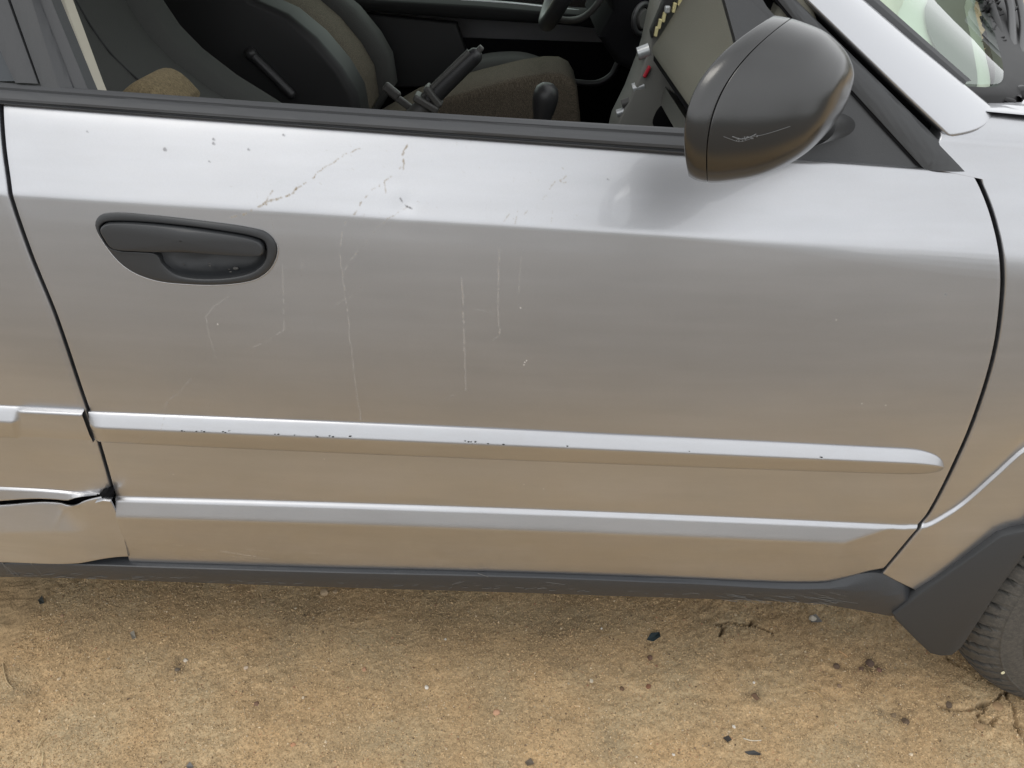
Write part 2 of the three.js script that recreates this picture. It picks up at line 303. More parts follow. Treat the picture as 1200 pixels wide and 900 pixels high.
// shut lines between the panels
const shutRearP = PX([[-2, 70], [-1, 100], [1, 133], [4, 173], [10, 218], [20, 255], [37, 302], [67, 376], [100, 473], [115, 517], [133, 580], [148, 654], [158, 690]]);
const shutFrontP = PX([[1141, 200], [1152, 222], [1162, 248], [1170, 277], [1174.5, 305], [1175, 343], [1167, 407], [1150, 468], [1127, 527], [1090, 600], [1070, 628], [1032, 673], [1015, 690]]);
const shutRear = spl(shutRearP, 'y', 'x'), shutFront = spl(shutFrontP, 'y', 'x');
const GAP = 0.0043;
// lower edge of the doors
const botP = [[-400, 645], [0, 655], [150, 658], [400, 665], [600, 670], [800, 677], [930, 682], [975, 680], [1004, 675], [1040, 667]].map(([u, v]) => atP(u, v, 0.0125));
const yBot = spl(botP, 'x', 'y');
const zDent = (x, y) => { // small knocks in the sheet metal
  const c = dentC; let z = 0;
  for (const [p, s, a] of c) z -= a * Math.exp(-((x - p.x) ** 2 + (y - p.y) ** 2) / (2 * s * s));
  return z;
};
const dentC = [[onS(474, 239), 0.007, 0.0011], [onS(360, 345), 0.05, 0.0009], [onS(560, 420), 0.07, 0.0012], [onS(860, 400), 0.06, 0.0008]];
const zBody = (x, y) => S(x, y) + wav(x, y) + zDent(x, y);
const cB = x => yBelt(x), cB2 = x => yBelt(x) - 0.012, cC = x => yCrease(x), cL = x => yLow(x);

// ---- front door
const door = part('front_door', uvBody(grid(fold(panelRows(
  between([x => cB(x) + 0.001, cB2, x => cC(x) + 0.02, x => cC(x) - 0.03, x => cL(x) + 0.012, x => cL(x) - 0.006, x => cL(x) - 0.038, yBot], [6, 22, 36, 72, 16, 16, 22], [0, 0, 0, 0, 0, 0, 0]),
  y => shutRear(y) + GAP, y => shutFront(y) - GAP, 190, zBody), 0.03))), M.paint, car);
const handleRing = smoothPts([[112, 262], [118, 252], [135, 249], [180, 252], [240, 259], [290, 266], [312, 272], [322, 283], [324, 296], [316, 314], [300, 326], [270, 332], [220, 332], [180, 327], [150, 314], [128, 292]], 90);
{ // opening in the sheet metal for the handle
  const g = door.geometry, idx = g.index, p = g.attributes.position, R = handleRing.map(([u, v]) => onS(216 + (u - 216) * 0.96, 291 + (v - 291) * 0.93)), keep = [];
  const inside = (x, y) => { let c = false; for (let i = 0, j = R.length - 1; i < R.length; j = i++) if ((R[i].y > y) !== (R[j].y > y) && x < (R[j].x - R[i].x) * (y - R[i].y) / (R[j].y - R[i].y) + R[i].x) c = !c; return c; };
  for (let i = 0; i < idx.count; i += 3) { const a = idx.getX(i), b = idx.getX(i + 1), c = idx.getX(i + 2); if (!inside((p.getX(a) + p.getX(b) + p.getX(c)) / 3, (p.getY(a) + p.getY(b) + p.getY(c)) / 3)) keep.push(a, b, c); }
  g.setIndex(keep);
}
// raised strips along the doors
function moulding(topP, botP2, x0, x1, taperEnd, out = 0.0135, dent = null) {
  const t = polyfit2(PX(topP)), b = polyfit2(PX(botP2)), rows = [], n = 160;
  const prof = [[0, -0.006], [0, 0.0006], [0.01, 0.0014], [0.03, 0.0026], [0.06, 0.0039], [0.12, 0.0058], [0.22, 0.0087], [0.31, 0.0112], [0.34, 0.0120], [0.365, 0.0125], [0.39, 0.01275], [0.43, 0.0127], [0.55, 0.0117], [0.75, 0.0098], [0.90, 0.0083], [0.96, 0.0074], [1, 0.0060], [1.0, 0.006], [1.0, -0.006]];
  for (let i = 0; i <= n; i++) {
    let x = lerp(x0, x1, i / n); if (taperEnd) { const s = i / n; x = lerp(x0, x1, 1 - (1 - s) ** 1.35); }
    const e = taperEnd ? Math.max(0, (x - (x1 - 0.065)) / 0.065) : 0, k = Math.sqrt(Math.max(0, 1 - e * e)), ks = x < x0 + 0.004 ? Math.sqrt(Math.max(0, (x - x0) / 0.004)) : 1;
    const yt0 = t(x), yb0 = b(x) + 0.002, ym = lerp(yt0, yb0, 0.72), yt = lerp(ym, yt0, k), yb = lerp(ym, yb0, Math.pow(k, 0.7));
    rows.push(prof.map(([f, o]) => { let oo = o > 0 ? o * (out / 0.0135) * (0.25 + 0.75 * k) * (0.6 + 0.4 * ks) : o; if (dent) oo = dent(x, f, oo); const y = lerp(yt, yb, f); return V(x, y, S(x, y) + oo); }));
  }
  const g = grid(rows[0].map((_, j) => rows.map(r => r[j])));
  return uvBodyN(g);
}
function uvBodyN(g) { return uvBody(g); }
const yM = onS(600, 520).y;
part('side_moulding', moulding([[107, 482], [400, 495], [600, 503], [850, 514], [1060, 526]], [[107, 516], [400, 529], [600, 538], [850, 547], [1060, 554]], shutRear(onS(104, 500).y) + 0.001, onS(1106, 545).x, true), M.paint, door);
{ // small black chips knocked out of the strip's edge
  const L = []; const r = mulberry(3);
  for (const [u, v] of [[213, 505], [216, 505.5], [230, 505.5], [236, 505], [239, 506], [261, 506], [264, 507], [268, 505], [322, 509], [326, 509], [345, 510], [370, 511], [372, 512], [386, 511], [390, 512], [410, 511.5], [545, 517], [549, 518], [552, 518], [557, 518], [572, 520], [590, 521], [665, 523], [808, 529], [963, 536]]) {
    const p = onS(u, v, 0.0128); const g = new THREE.IcosahedronGeometry(0.0006 + 0.0007 * r(), 1); g.scale(1.5, 0.8, 0.5); g.translate(p.x, p.y, S(p.x, p.y) + 0.0127); L.push(g);
  }
  part('paint_chips', merge(L), M.chip, door).userData.kind = 'stuff';
}
// belt seal: black strip under the window opening
function beltStrip(u0, u1, name, mat, parent) {
  const t = polyfit2([[0, 97], [200, 110], [400, 126.5], [600, 138], [805, 150]].map(([u, v]) => atP(u, v, ZB - 0.018)));
  const x0 = at(u0, 110, ZB).x, x1 = at(u1, 170, ZB).x, rows = [], n = 60;
  for (let i = 0; i <= n; i++) {
    const x = lerp(x0, x1, i / n), b = yBelt(x), tp = t(x), z = ZB + plan(x), h = tp - b;
    rows.push([V(x, b + 0.0015, z - 0.012), V(x, b + 0.001, z - 0.001), V(x, b + 0.003, z + 0.003), V(x, b + h * 0.16, z + 0.0035), V(x, b + h * 0.19, z - 0.0005), V(x, b + h * 0.24, z - 0.001), V(x, b + h * 0.32, z + 0.003), V(x, b + h * 0.45, z + 0.003), V(x, b + h * 0.62, z - 0.001), V(x, b + h * 0.70, z - 0.0045), V(x, b + h * 0.73, z - 0.009), V(x, b + h * 0.80, z - 0.0095), V(x, b + h * 0.86, z - 0.009), V(x, b + h * 0.97, z - 0.014), V(x, tp, z - 0.018), V(x, tp - 0.002, z - 0.024), V(x, tp - 0.05, z - 0.026)]);
  }
  return part(name, toCreasedNormals(grid(rows[0].map((_, j) => rows.map(r => r[j]))), 0.7), mat, parent);
}
beltStrip(-40, 830, 'belt_seal', M.rubber, door);
{ // inner top edge of the door behind the seal
  const x0 = at(90, 110, -0.1).x, x1 = at(900, 150, -0.1).x, rows = [];
  for (let i = 0; i <= 20; i++) { const x = lerp(x0, x1, i / 20), y = yBelt(x) + 0.006; rows.push([V(x, y - 0.02, -0.085), V(x, y - 0.012, -0.098), V(x, y - 0.012, -0.125), V(x, y - 0.03, -0.15), V(x, y - 0.35, -0.16)]); }
  part('inner_trim', grid(rows[0].map((_, j) => rows.map(r => r[j]))), M.vinyl, door);
}
// ---- door handle: a plate let into the door, with a grip bar over a hand scoop
{
  const star = (poly, c, n, k = 1, grow = 0) => { // outline sampled by direction from c
    const out = []; for (let i = 0; i < n; i++) {
      const th = i / n * 2 * Math.PI, dx = Math.cos(th), dy = Math.sin(th); let best = 1e9;
      for (let a = 0; a < poly.length; a++) { const [x1, y1] = poly[a], [x2, y2] = poly[(a + 1) % poly.length], ex = x2 - x1, ey = y2 - y1, det = dx * ey - dy * ex; if (Math.abs(det) < 1e-9) continue; const t = ((x1 - c[0]) * ey - (y1 - c[1]) * ex) / det, q = ((x1 - c[0]) * dy - (y1 - c[1]) * dx) / det; if (t > 0 && q >= -1e-6 && q <= 1 + 1e-6 && t < best) best = t; }
      out.push([c[0] + dx * (best * k + grow), c[1] + dy * (best * k + grow)]);
    } return out;
  };
  const lay = (P, off) => P.map(([u, v]) => { const p = onS(u, v); p.z = S(p.x, p.y) + (typeof off === 'function' ? off(u, v) : off); return p; });
  const C = [235, 291], N = 200, outer = handleRing;
  const cup = smoothPts([[118, 266], [124, 259.5], [140, 258], [180, 260], [240, 267], [298, 276.5], [310, 282], [313, 293], [310, 306], [298, 317], [272, 324], [228, 325], [206, 320], [192, 309], [184, 297], [150, 294], [131, 290], [123, 279]], 140);
  const o = (g, z) => lay(star(outer, C, N, 1, g), z), cu = (g, z) => lay(star(cup, C, N, 1, g), z);
  const mixR = (a, z) => { const A = star(outer, C, N), B = star(cup, C, N); return lay(A.map((p, i) => [lerp(p[0], B[i][0], a), lerp(p[1], B[i][1], a)]), z); };
  part('handle_plate', grid([o(0.4, -0.006), o(0.4, 0.0006), o(0, 0.0016), o(-1.2, 0.0026), mixR(0.35, 0.0034), mixR(0.7, 0.0034), cu(1.4, 0.003), cu(0.5, 0.002), cu(0, -0.001), cu(-0.4, -0.006), cu(-0.6, -0.02)], true), M.handle, door);
  part('handle_lip', tube(handleRing.filter(([u, v]) => v > 268 && !(u > 300 && v < 285)).sort((a, b) => Math.atan2(a[0] - 216, a[1] - 240) - Math.atan2(b[0] - 216, b[1] - 240)).map(([u, v]) => { const l = Math.hypot(u - 216, (v - 285) * 1.6), p = onS(u + (u - 216) / l * 1.6, v + (v - 285) * 1.6 / l * 1.6); p.z = S(p.x, p.y) - 0.0003; return p; }), 0.0011, 120, 6), M.paintPlain, door);
  const C2 = [248, 304];
  const sc = smoothPts([[180, 288], [314, 290], [311, 306], [299, 318], [272, 325], [228, 326], [205, 321], [190, 309]], 120), sl = (k, z) => lay(star(sc, C2, 120, k), z);
  part('hand_scoop', grid([sl(1.02, 0.0012), sl(1.0, 0.0002), sl(0.97, -0.003), sl(0.9, -0.009), sl(0.78, -0.014), sl(0.5, -0.019), sl(0.02, -0.02)], true), M.scoop, door);
  const gO = smoothPts([[119.5, 267], [125, 261], [140, 259.5], [180, 261.5], [240, 268.5], [296, 278], [307, 283], [310.5, 290], [309.5, 296.5], [300, 297.5], [230, 294.5], [160, 292], [133, 288.5], [124.5, 278]], 140), C3 = [215, 279], gl = (k, z) => lay(star(gO, C3, N, 1, k), z), gk = (k, z) => lay(star(gO, C3, N, k), z);
  part('door_handle', grid([gl(-1.5, -0.01), gl(0, -0.002), gl(0, 0.004), gl(-0.5, 0.0058), gl(-1.6, 0.0070), gl(-3.2, 0.0078), gk(0.7, 0.0086), gk(0.4, 0.0092), gk(0.02, 0.0094)], true), M.handle, door);
  const dl = []; for (const [u, v, r] of [[276, 315, 0.0032], [270, 319, 0.0015], [245, 309, 0.0013], [246, 312, 0.0015], [215, 310, 0.0012], [268, 316, 0.0011]]) { const p = onS(u, v, -0.0085), g = new THREE.IcosahedronGeometry(r, 1); g.scale(1.2, 0.7, 0.5); g.translate(p.x, p.y, p.z - 0.001); dl.push(g); } part('dust_spots', merge(dl), M.leverGrey, door).userData.kind = 'stuff';
}

// ---- rear door
const XR = at(-420, 400, 0).x;
const rearDoor = part('rear_door', uvBody(grid(fold(panelRows(
  between([x => cB(x) + 0.001, cB2, x => cC(x) + 0.02, x => cC(x) - 0.03, x => cL(x) + 0.012, x => cL(x) + 0.0025], [6, 16, 20, 50, 6], [0, 0, 0, 0, 0, 0]),
  () => XR, y => shutRear(y) - GAP, 70, zBody), 0.03))), M.paint, car, 'silver rear door with a cracked and torn lower edge');
{
  const xe = onS(106, 500).x, x0 = onS(31, 500).x, x1 = onS(36, 500).x;
  const dent = (x, f, o) => { const sh = -f * 0.02, a = sm(x0 + sh - 0.002, x0 + sh + 0.010, x); return o > 0 ? lerp(o, f < 0.02 ? o : f < 0.05 ? 0.0065 : f < 0.9 ? 0.0088 - 0.001 * f : 0.0065, a) : o; };
  part('side_moulding', moulding([[-300, 462], [-100, 470], [0, 475.5], [106, 480]], [[-300, 497], [-100, 505], [0, 511], [106, 516]], XR, xe, false, 0.0135, dent), M.paint, rearDoor, 'crushed silver moulding end');
}
beltStrip(-420, -44, 'belt_seal', M.rubber, rearDoor);
// torn lower cladding of the rear door: an upper lip and a loose lower skin with a crack between
{
  const lipTop = [[-300, 562], [-100, 569], [0, 573.5], [60, 577], [117, 583]], lipBot = [[-300, 600], [-60, 599], [0, 594], [20, 591], [40, 589.5], [62, 590.5], [75, 592], [84, 588.5], [95, 586.5], [117, 584.5]];
  const lt = spl(PX(lipTop, 0.006), 'x', 'y'), lb = spl(PX(lipBot, 0.016), 'x', 'y'), x1 = PX([[116, 583]])[0].x, rows = [];
  for (let j = 0; j <= 10; j++) { const r = []; for (let i = 0; i <= 90; i++) { const x = lerp(XR, x1, i / 90), y = lerp(lt(x), lb(x), j / 10), f = j / 10; r.push(V(x, y, S(x, lt(x) + 0.01) + (f < 0.05 ? -0.001 : f < 0.15 ? 0.002 : 0.002 + 0.0045 * f))); } rows.push(r); }
  part('cladding_lip', uvBody(grid(fold(rows, 0.003, 0.0008))), M.paint, rearDoor);
  const skTop = [[-300, 613], [-60, 610], [0, 606], [20, 603.5], [40, 602], [62, 603], [75, 603.5], [84, 599], [98, 590.5], [119, 586], [121, 586]], skBot = [[-300, 651], [0, 660], [60, 662], [90, 661.5], [115, 658], [150, 657]];
  const st = spl(PX(skTop, 0.018), 'x', 'y'), sb = spl(PX(skBot, 0.012), 'x', 'y'), R = spl(PX([[118, 575], [121, 587], [128, 602], [136, 625], [145, 651], [150, 670]], 0.014), 'y', 'x'), rows2 = [];
  const crease = PX([[90, 592], [70, 604], [62, 615], [57, 628]], 0.015);
  for (let j = 0; j <= 26; j++) {
    const f = j / 26, r = [];
    for (let i = 0; i <= 150; i++) {
      const s = i / 150; let xr = R(lerp(st(0.0 + crease[0].x), sb(crease[0].x), f)); const x = lerp(XR, xr, s), y = lerp(st(x), sb(x), f);
      const right = sm(crease[2].x - 0.004, crease[0].x + 0.012, x + (y - crease[1].y) * 0.25);
      let z = S(x, yLow(x) - 0.05) + 0.001;
      const band = sm(0.0, 0.42, f); // upward facing band on the whole part, flat on the bent corner
      z += lerp(-0.010 * (1 - Math.min(1, f / 0.42)), -0.001 + 0.005 * (1 - f) - 0.004 * sm(0.7, 1, s), right);
      for (let k = 0; k + 1 < crease.length; k++) { const d = new THREE.Line3(crease[k], crease[k + 1]).closestPointToPoint(V(x, y, crease[k].z), true, V()).distanceTo(V(x, y, crease[k].z)); z += 0.0022 * Math.exp(-d * d / 0.00001) * (1 - k * 0.3); }
      z += wav(x * 2, y * 2);
      r.push(V(x, y, z));
    }
    rows2.push(r);
  }
  part('cladding_skin', uvBody(grid(fold(rows2, 0.003, 0.0008))), M.paint, rearDoor, 'bent lower skin with a crack along its top');
  // bent white flange and torn plug at the corner
  const fl = [[112, 588], [121, 585.5], [130, 586.5], [124, 589], [113, 590]];
  part('bent_flange', extrudePx(fl, 0.012, 0.004, 0.014, 0.0008), M.paintPlain, rearDoor);
  part('torn_plug', extrudePx([[117, 579.5], [124, 577.5], [130, 580], [129, 584.5], [119, 584]], 0.006, -0.01, 0.006, 0.0012), M.black, rearDoor);
}

// ---- front wing (fender)
const XF = at(1420, 400, 0).x;
const archP = [[1030, 674], [1052, 685], [1076, 695], [1100, 679], [1135, 655], [1170, 630], [1186, 624], [1204, 621], [1250, 590], [1310, 555], [1420, 520]].map(([u, v]) => atP(u, v, 0.018));
const yArch = (() => { const p = archP; return x => { let i = 0; while (i < p.length - 2 && x > p[i + 1].x) i++; return lerp(p[i].y, p[i + 1].y, (x - p[i].x) / (p[i + 1].x - p[i].x)); }; })();
const wing = (() => {
  const sec = [[0.1405, -0.122], [0.139, -0.117], [0.134, -0.100], [0.127, -0.083], [0.119, -0.068]];   // over the shoulder, above the crease
  const rows = [];
  const xl = y => shutFront(y) + GAP;
  for (const [dy, z] of sec) {
    const row = []; const y0 = yCrease(0.62) + dy; const xs = onS(1106, 161).x + (z + 0.085) * -0.10;
    for (let i = 0; i <= 120; i++) { const x = lerp(xs, XF, i / 120); row.push(V(x, yCrease(x) + dy, z + plan(x))); } rows.push(row);
  }
  const fs = between([x => yCrease(x) + 0.112, x => yCrease(x) + 0.03, x => yCrease(x) - 0.03, x => lerp(yCrease(x), yArch(x), 0.4), yArch], [14, 14, 24, 240], [0, 0, 0, 0]);
  const zW = (x, y) => S(x, y) - 0.004 * sm(0.62, 0.9, x) * 0 + wav(x, y);
  for (const f of fs) {
    let a = 0.6; for (let k = 0; k < 6; k++) { const y = f(a); a = y > yBelt(0.62) + 0.004 ? lerp(a, onS(1106, 161).x + Math.max(0, (y - yBelt(0.6))) * -0.1, 1) : xl(y); }
    const row = []; for (let i = 0; i <= 120; i++) { const x = lerp(a, XF, i / 120), y = f(x); row.push(V(x, y, zW(x, y))); } rows.push(row);
  }
  return part('front_wing', uvBody(grid(fold(rows, 0.03))), M.paint, car);
})();

// ---- dark inner body behind the gaps
{
  for (const [f, y0, y1] of [[shutRear, 0.30, 1.03], [shutFront, 0.30, 0.99]]) {
    const rows = []; for (let j = 0; j <= 40; j++) { const y = lerp(y1, y0, j / 40), x = f(y), z = S(x, y) - 0.026; rows.push([V(x - 0.05, y, z - 0.004), V(x - 0.01, y, z), V(x + 0.01, y, z), V(x + 0.05, y, z - 0.004)]); } part('door_jamb', grid(rows), M.black, car);
  }
  const r2 = []; for (const [dy, z] of [[0.01, -0.012], [-0.05, 0.0], [-0.12, -0.012]]) { const r = []; for (let i = 0; i <= 20; i++) { const x = lerp(XR, shutRear(0.4) + 0.01, i / 20); r.push(V(x, yLow(x) + dy, z + plan(x))); } r2.push(r); } part('cladding_backing', grid(r2), M.black, car);
}

// ---- sill cladding
{
  const ts = spl([[-400, 645], [0, 655], [150, 658], [400, 665], [600, 670], [800, 677], [930, 682], [975, 681], [1004, 675.5], [1030, 674], [1052, 683], [1076, 693.5]].map(([u, v]) => atP(u, v - 1, 0.010)), 'x', 'y');
  const md = spl([[-400, 651], [0, 660.5], [150, 663.5], [400, 671], [600, 676], [800, 683.5], [930, 690], [1000, 690], [1050, 699], [1076, 707]].map(([u, v]) => atP(u, v, 0.0205)), 'x', 'y');
  const bs = spl([[-400, 664], [0, 676], [150, 680], [400, 688.5], [600, 694.5], [800, 701], [951, 707], [1000, 714], [1043, 722]].map(([u, v]) => atP(u, v, 0.012)), 'x', 'y');
  const xa = XR - 0.1, xb = at(1074, 704, 0.0).x, rows = [], n = 140;
  for (let i = 0; i <= n; i++) {
    const x = lerp(xa, xb, i / n), t = ts(x), m = md(x), b = bs(x), z = plan(x), e = sm(xb - 0.02, xb, x);
    rows.push([V(x, t + 0.004, z - 0.03), V(x, t + 0.001, z + 0.008), V(x, lerp(t, m, 0.15), z + 0.0115), V(x, lerp(t, m, 0.55), z + 0.0155), V(x, lerp(t, m, 0.85), z + 0.0190), V(x, m - 0.001, z + 0.0205), V(x, m - 0.004, z + 0.0210), V(x, lerp(m, b, 0.5), z + 0.0180), V(x, lerp(m, b, 0.9), z + 0.0138), V(x, b, z + 0.012), V(x, b - 0.002, z + 0.006), V(x, b - 0.001, z - 0.05), V(x, b + 0.01, z - 0.12)]
      .map(p => p.add(V(0, 0, fbm(x * 14, p.y * 30, 3, 2) * 0.0006 - 0.012 * e))));
  }
  const sill = part('sill_cladding', toCreasedNormals(grid(rows[0].map((_, j) => rows.map(r => r[j]))), 0.5), M.sill, car, 'black plastic sill strip with pale scuffs');
  const L = [], r = mulberry(19);
  const scuff = (u, v, du, dv, w) => {
    const pts = []; for (let k = 0; k <= 3; k++) { let uu = u + du * k / 3, vv = v + dv * k / 3; const p = atP(uu, vv, 0.02); let b = bs(p.x), m = md(p.x); const f = (m - p.y) / (m - b); const q = atP(uu, vv, lerp(0.0214, 0.0130, Math.min(1, Math.max(0, f)))); pts.push(q); }
    const g = tube(pts, w, 5, 4); L.push(g);
  };
  for (let k = 0; k < 70; k++) { const u = 830 + 160 * Math.pow(r(), 0.8), t = r(); scuff(u, lerp(690, 704, t) + (u - 850) * 0.03, 8 + 14 * r(), 1.5 + 2.5 * r(), 0.0002 + 0.00016 * r()); }
  for (let k = 0; k < 150; k++) { const u = 5 + 850 * r(); scuff(u, 668 + u * 0.026 + 8 * r(), 3 + 9 * r(), -2 + 3 * r(), 0.0002 + 0.00016 * r()); }
  for (const [u, v, a, b] of [[0, 657, 14, 14], [4, 662, 14, 13], [9, 664, 14, 11], [36, 660, 12, 12], [530, 685, 10, -4], [535, 684, 9, -3], [560, 672, 12, 4], [2, 659, 8, 12], [640, 682, 22, 3]]) scuff(u, v, a, b, 0.0006);
  part('scuffs', merge(L), new THREE.MeshStandardMaterial({ color: lin(0.155, 0.152, 0.143), roughness: 0.9 }), sill).userData.kind = 'stuff';
}

const FLZ = -0.018;
// ---- mud flap and arch edge
{
  const P = [[1262, 582], [1240, 598], [1208, 621], [1188, 624], [1172, 629], [1135, 655.5], [1100, 680], [1076, 696], [1047, 721], [1050, 727], [1075, 752], [1090, 766], [1102, 769], [1116, 768], [1128, 758], [1150, 724], [1175, 685], [1200, 652], [1235, 622], [1272, 592]];
  const fl = part('mud_flap', extrudePx(P, 0.02 + FLZ, 0.002, 0.021, 0.004, { seg: 3, crease: 0.9 }), M.flap, car);
  const a = fl.geometry.attributes.position; for (let i = 0; i < a.count; i++) a.setZ(i, a.getZ(i) + FLZ);
}
// ---- front wheel
const RW = 0.335, zTy = -0.028;
{
  const a = at(1143, 784, -0.045), xc = a.x + Math.sqrt(Math.max(0.01, (RW - 0.012) ** 2 - (a.y - RW) ** 2));
  const w = new THREE.Group(); w.name = 'front_wheel'; car.add(w);
  w.position.set(xc + 0.036, RW - 0.024, zTy + 0.008); w.rotation.y = 0.11;
  const Wd = 0.215, prof = [[0.205, 0.012], [0.215, 0.004], [0.225, 0.002], [0.245, -0.001], [0.252, -0.001], [0.2535, 0.0005], [0.256, 0.0005], [0.2575, -0.001], [0.275, -0.003], [0.288, -0.008], [0.289, -0.0072], [0.291, -0.0075], [0.292, -0.0095], [0.303, -0.016], [0.315, -0.027], [0.324, -0.040], [0.330, -0.055], [0.334, -0.085], [0.335, -0.11], [0.334, -0.14], [0.329, -0.17], [0.31, -0.2], [0.26, -0.213], [0.205, -0.205]];
  const N = 1680, rows = [];
  for (let j = 0; j < prof.length; j++) {
    const r = []; for (let i = 0; i < N; i++) {
      const th = i / N * 2 * Math.PI; let [rad, z] = prof[j];
      if (rad > 0.300) { // lateral tread grooves, slanting over the shoulder
        const ph = (th * 70 / (2 * Math.PI) + (z + 0.02) * 11 + 0.15 * Math.sin(th * 35)) % 1, q = (ph + 1) % 1, gv = q < 0.24 ? 1 : 0;
        const k = sm(0.300, 0.309, rad); rad -= 0.010 * gv * k; if (z > -0.06) z -= 0.007 * gv * k;
      }
      r.push(V(Math.cos(th) * rad, Math.sin(th) * rad, z));
    } rows.push(r);
  }
  const ty = part('tyre', toCreasedNormals(grid(rows, true), 0.55), M.tyre, w, 'worn dusty black tyre with a small pale dot');
  w.updateMatrix(); let dp = at(1175, 788, zTy); for (let k = 0; k < 8; k++) { const l = dp.clone().applyMatrix4(w.matrix.clone().invert()); dp = at(1175, 788, dp.z - (l.z + 0.008)); } dp.applyMatrix4(w.matrix.clone().invert());
  const dg = new THREE.CylinderGeometry(0.0033, 0.0033, 0.0012, 14); dg.rotateX(Math.PI / 2); dg.translate(dp.x, dp.y, -0.0072);
  part('paint_dot', dg, M.mark, ty);
  const rim = new THREE.LatheGeometry([[0.0, -0.03], [0.05, -0.03], [0.06, -0.05], [0.18, -0.06], [0.195, -0.03], [0.207, 0.0], [0.209, 0.002], [0.206, -0.01], [0.2, -0.15]].map(p => new THREE.Vector2(p[0], p[1])), 64); rim.rotateX(Math.PI / 2);
  part('rim', rim, M.wheel, w);
  // dark wheel housing
  const ah = []; for (let j = 0; j <= 20; j++) { const th = lerp(-0.15, Math.PI + 0.12, j / 20), R2 = 0.41; ah.push([V(xc + Math.cos(th) * R2, RW + Math.sin(th) * R2 * 0.93, -0.035), V(xc + Math.cos(th) * R2, RW + Math.sin(th) * R2 * 0.93, -0.35)]); }
  part('wheel_housing', grid(ah), M.black, car);
}

// foot of the windscreen: from the near corner across the car
const baseHalf = [at(1129, 98, -0.16), at(1152, 99, -0.185), at(1172, 97, -0.215), at(1176, 84, -0.26), at(1168, 48, -0.42), at(1154, 2, -0.66), at(1143, -22, -0.87)];
const baseC = new THREE.CatmullRomCurve3([...baseHalf, ...baseHalf.slice(0, -1).reverse().map(p => V(p.x, p.y, -1.74 - p.z))], false, 'centripetal');
const baseCurve = t => baseC.getPoint(t);
// ---- pillars and window frames
function strip(A, B, offA, offB, bulge, name, mat, parent, label, n = 24, hem = 0.02) { // a bar lying along two lines of the side surface
  const a = spl3(A), b = spl3(B), rows = [];
  for (let j = 0; j <= n; j++) {
    const [ua, va] = a(j / n), [ub, vb] = b(j / n), p = onS(ua, va, offA), q = onS(ub, vb, offB), row = [];
    row.push(V(p.x, p.y, p.z - hem), V(p.x, p.y, p.z - 0.001));
    for (let k = 0; k <= 8; k++) { const t = k / 8; const m = p.clone().lerp(q, t); m.z += bulge * Math.pow(4 * t * (1 - t), 0.7); m.y += bulge * 0.35 * 4 * t * (1 - t); row.push(m); }
    row.push(V(q.x, q.y, q.z - 0.001), V(q.x, q.y, q.z - hem)); rows.push(row);
  }
  return part(name, toCreasedNormals(grid(rows[0].map((_, j) => rows.map(r => r[j]))), 0.9), mat, parent, label);
}
function spl3(P) { return t => { const k = t * (P.length - 1), i = Math.min(P.length - 2, Math.floor(k)), f = k - i; return [lerp(P[i][0], P[i + 1][0], f), lerp(P[i][1], P[i + 1][1], f)]; }; }
strip([[-60, -130], [-28, 0], [18, 97]], [[-20, -130], [9, 0], [44.5, 98]], -0.004, -0.006, 0.002, 'window_frame', M.rubber, rearDoor);
{ const p = onS(-90, 96, -0.012), q = onS(17, 95, -0.012), r = onS(-40, -60, -0.012), s = onS(-160, -60, -0.012); part('window_glass', grid([[s, r], [p, q]]), M.glassDark, rearDoor); }
strip([[-17, -130], [12.5, 0], [47, 97.5], [52, 112]], [[11, -130], [37, 0], [68, 99], [73, 113]], -0.005, -0.004, 0.0015, 'pillar_cover', M.trim, door);
strip([[11, -130], [37, 0], [68, 99], [73, 113]], [[18, -130], [45.5, 0], [84, 99.5], [89, 113]], -0.004, -0.012, 0.0, 'pillar_cover_edge', M.rubber, door);
strip([[19, -130], [46, 0], [85, 99], [91, 114]], [[30, -130], [60, 0], [101, 100], [107, 114]], -0.014, -0.014, 0.0, 'glass_run_channel', M.rubber, door);
strip([[28, -130], [58, 0], [99, 100], [108, 122]], [[44, -130], [75, 0], [112, 100], [121, 122]], -0.055, -0.055, 0.002, 'pillar_trim', M.beige, car, 'pale beige inner trim of the middle pillar');
// front: mirror sail panel, door frame, silver windscreen pillar
{
  const sail = [[838, -40], [861, 43], [880, 120], [900, 191], [935, 191.5], [1000, 194], [1078, 197], [1060, 176], [990, 103], [940, 52], [900, 10], [870, -40]];
  const pts = sail.map(([u, v]) => onS(u, v, -0.006));
  const tri = THREE.ShapeUtils.triangulateShape(pts.map(p => new THREE.Vector2(p.x, p.y)), []);
  const pos = [], n = pts.length, back = pts.map(p => V(p.x, p.y, p.z - 0.02));
  for (const t of tri) { for (const k of t) pos.push(...pts[k].toArray()); }
  for (let i = 0; i < n; i++) { const a = pts[i], b = pts[(i + 1) % n], c = back[i], d = back[(i + 1) % n]; pos.push(...a.toArray(), ...c.toArray(), ...b.toArray(), ...b.toArray(), ...c.toArray(), ...d.toArray()); }
  const g = new THREE.BufferGeometry(); g.setAttribute('position', new THREE.Float32BufferAttribute(pos, 3)); const uv = []; for (let i = 0; i < pos.length; i += 3) uv.push(pos[i], pos[i + 1]); g.setAttribute('uv', new THREE.Float32BufferAttribute(uv, 2)); g.computeVertexNormals();
  part('sail_panel', g, M.trim, door);
}
strip([[874, -60], [905, -8], [997, 104], [1081, 196], [1086, 200]], [[880, -60], [933, 0], [1000, 66], [1100, 164], [1135, 201]], -0.002, -0.002, 0.0035, 'window_frame', M.trim, door);
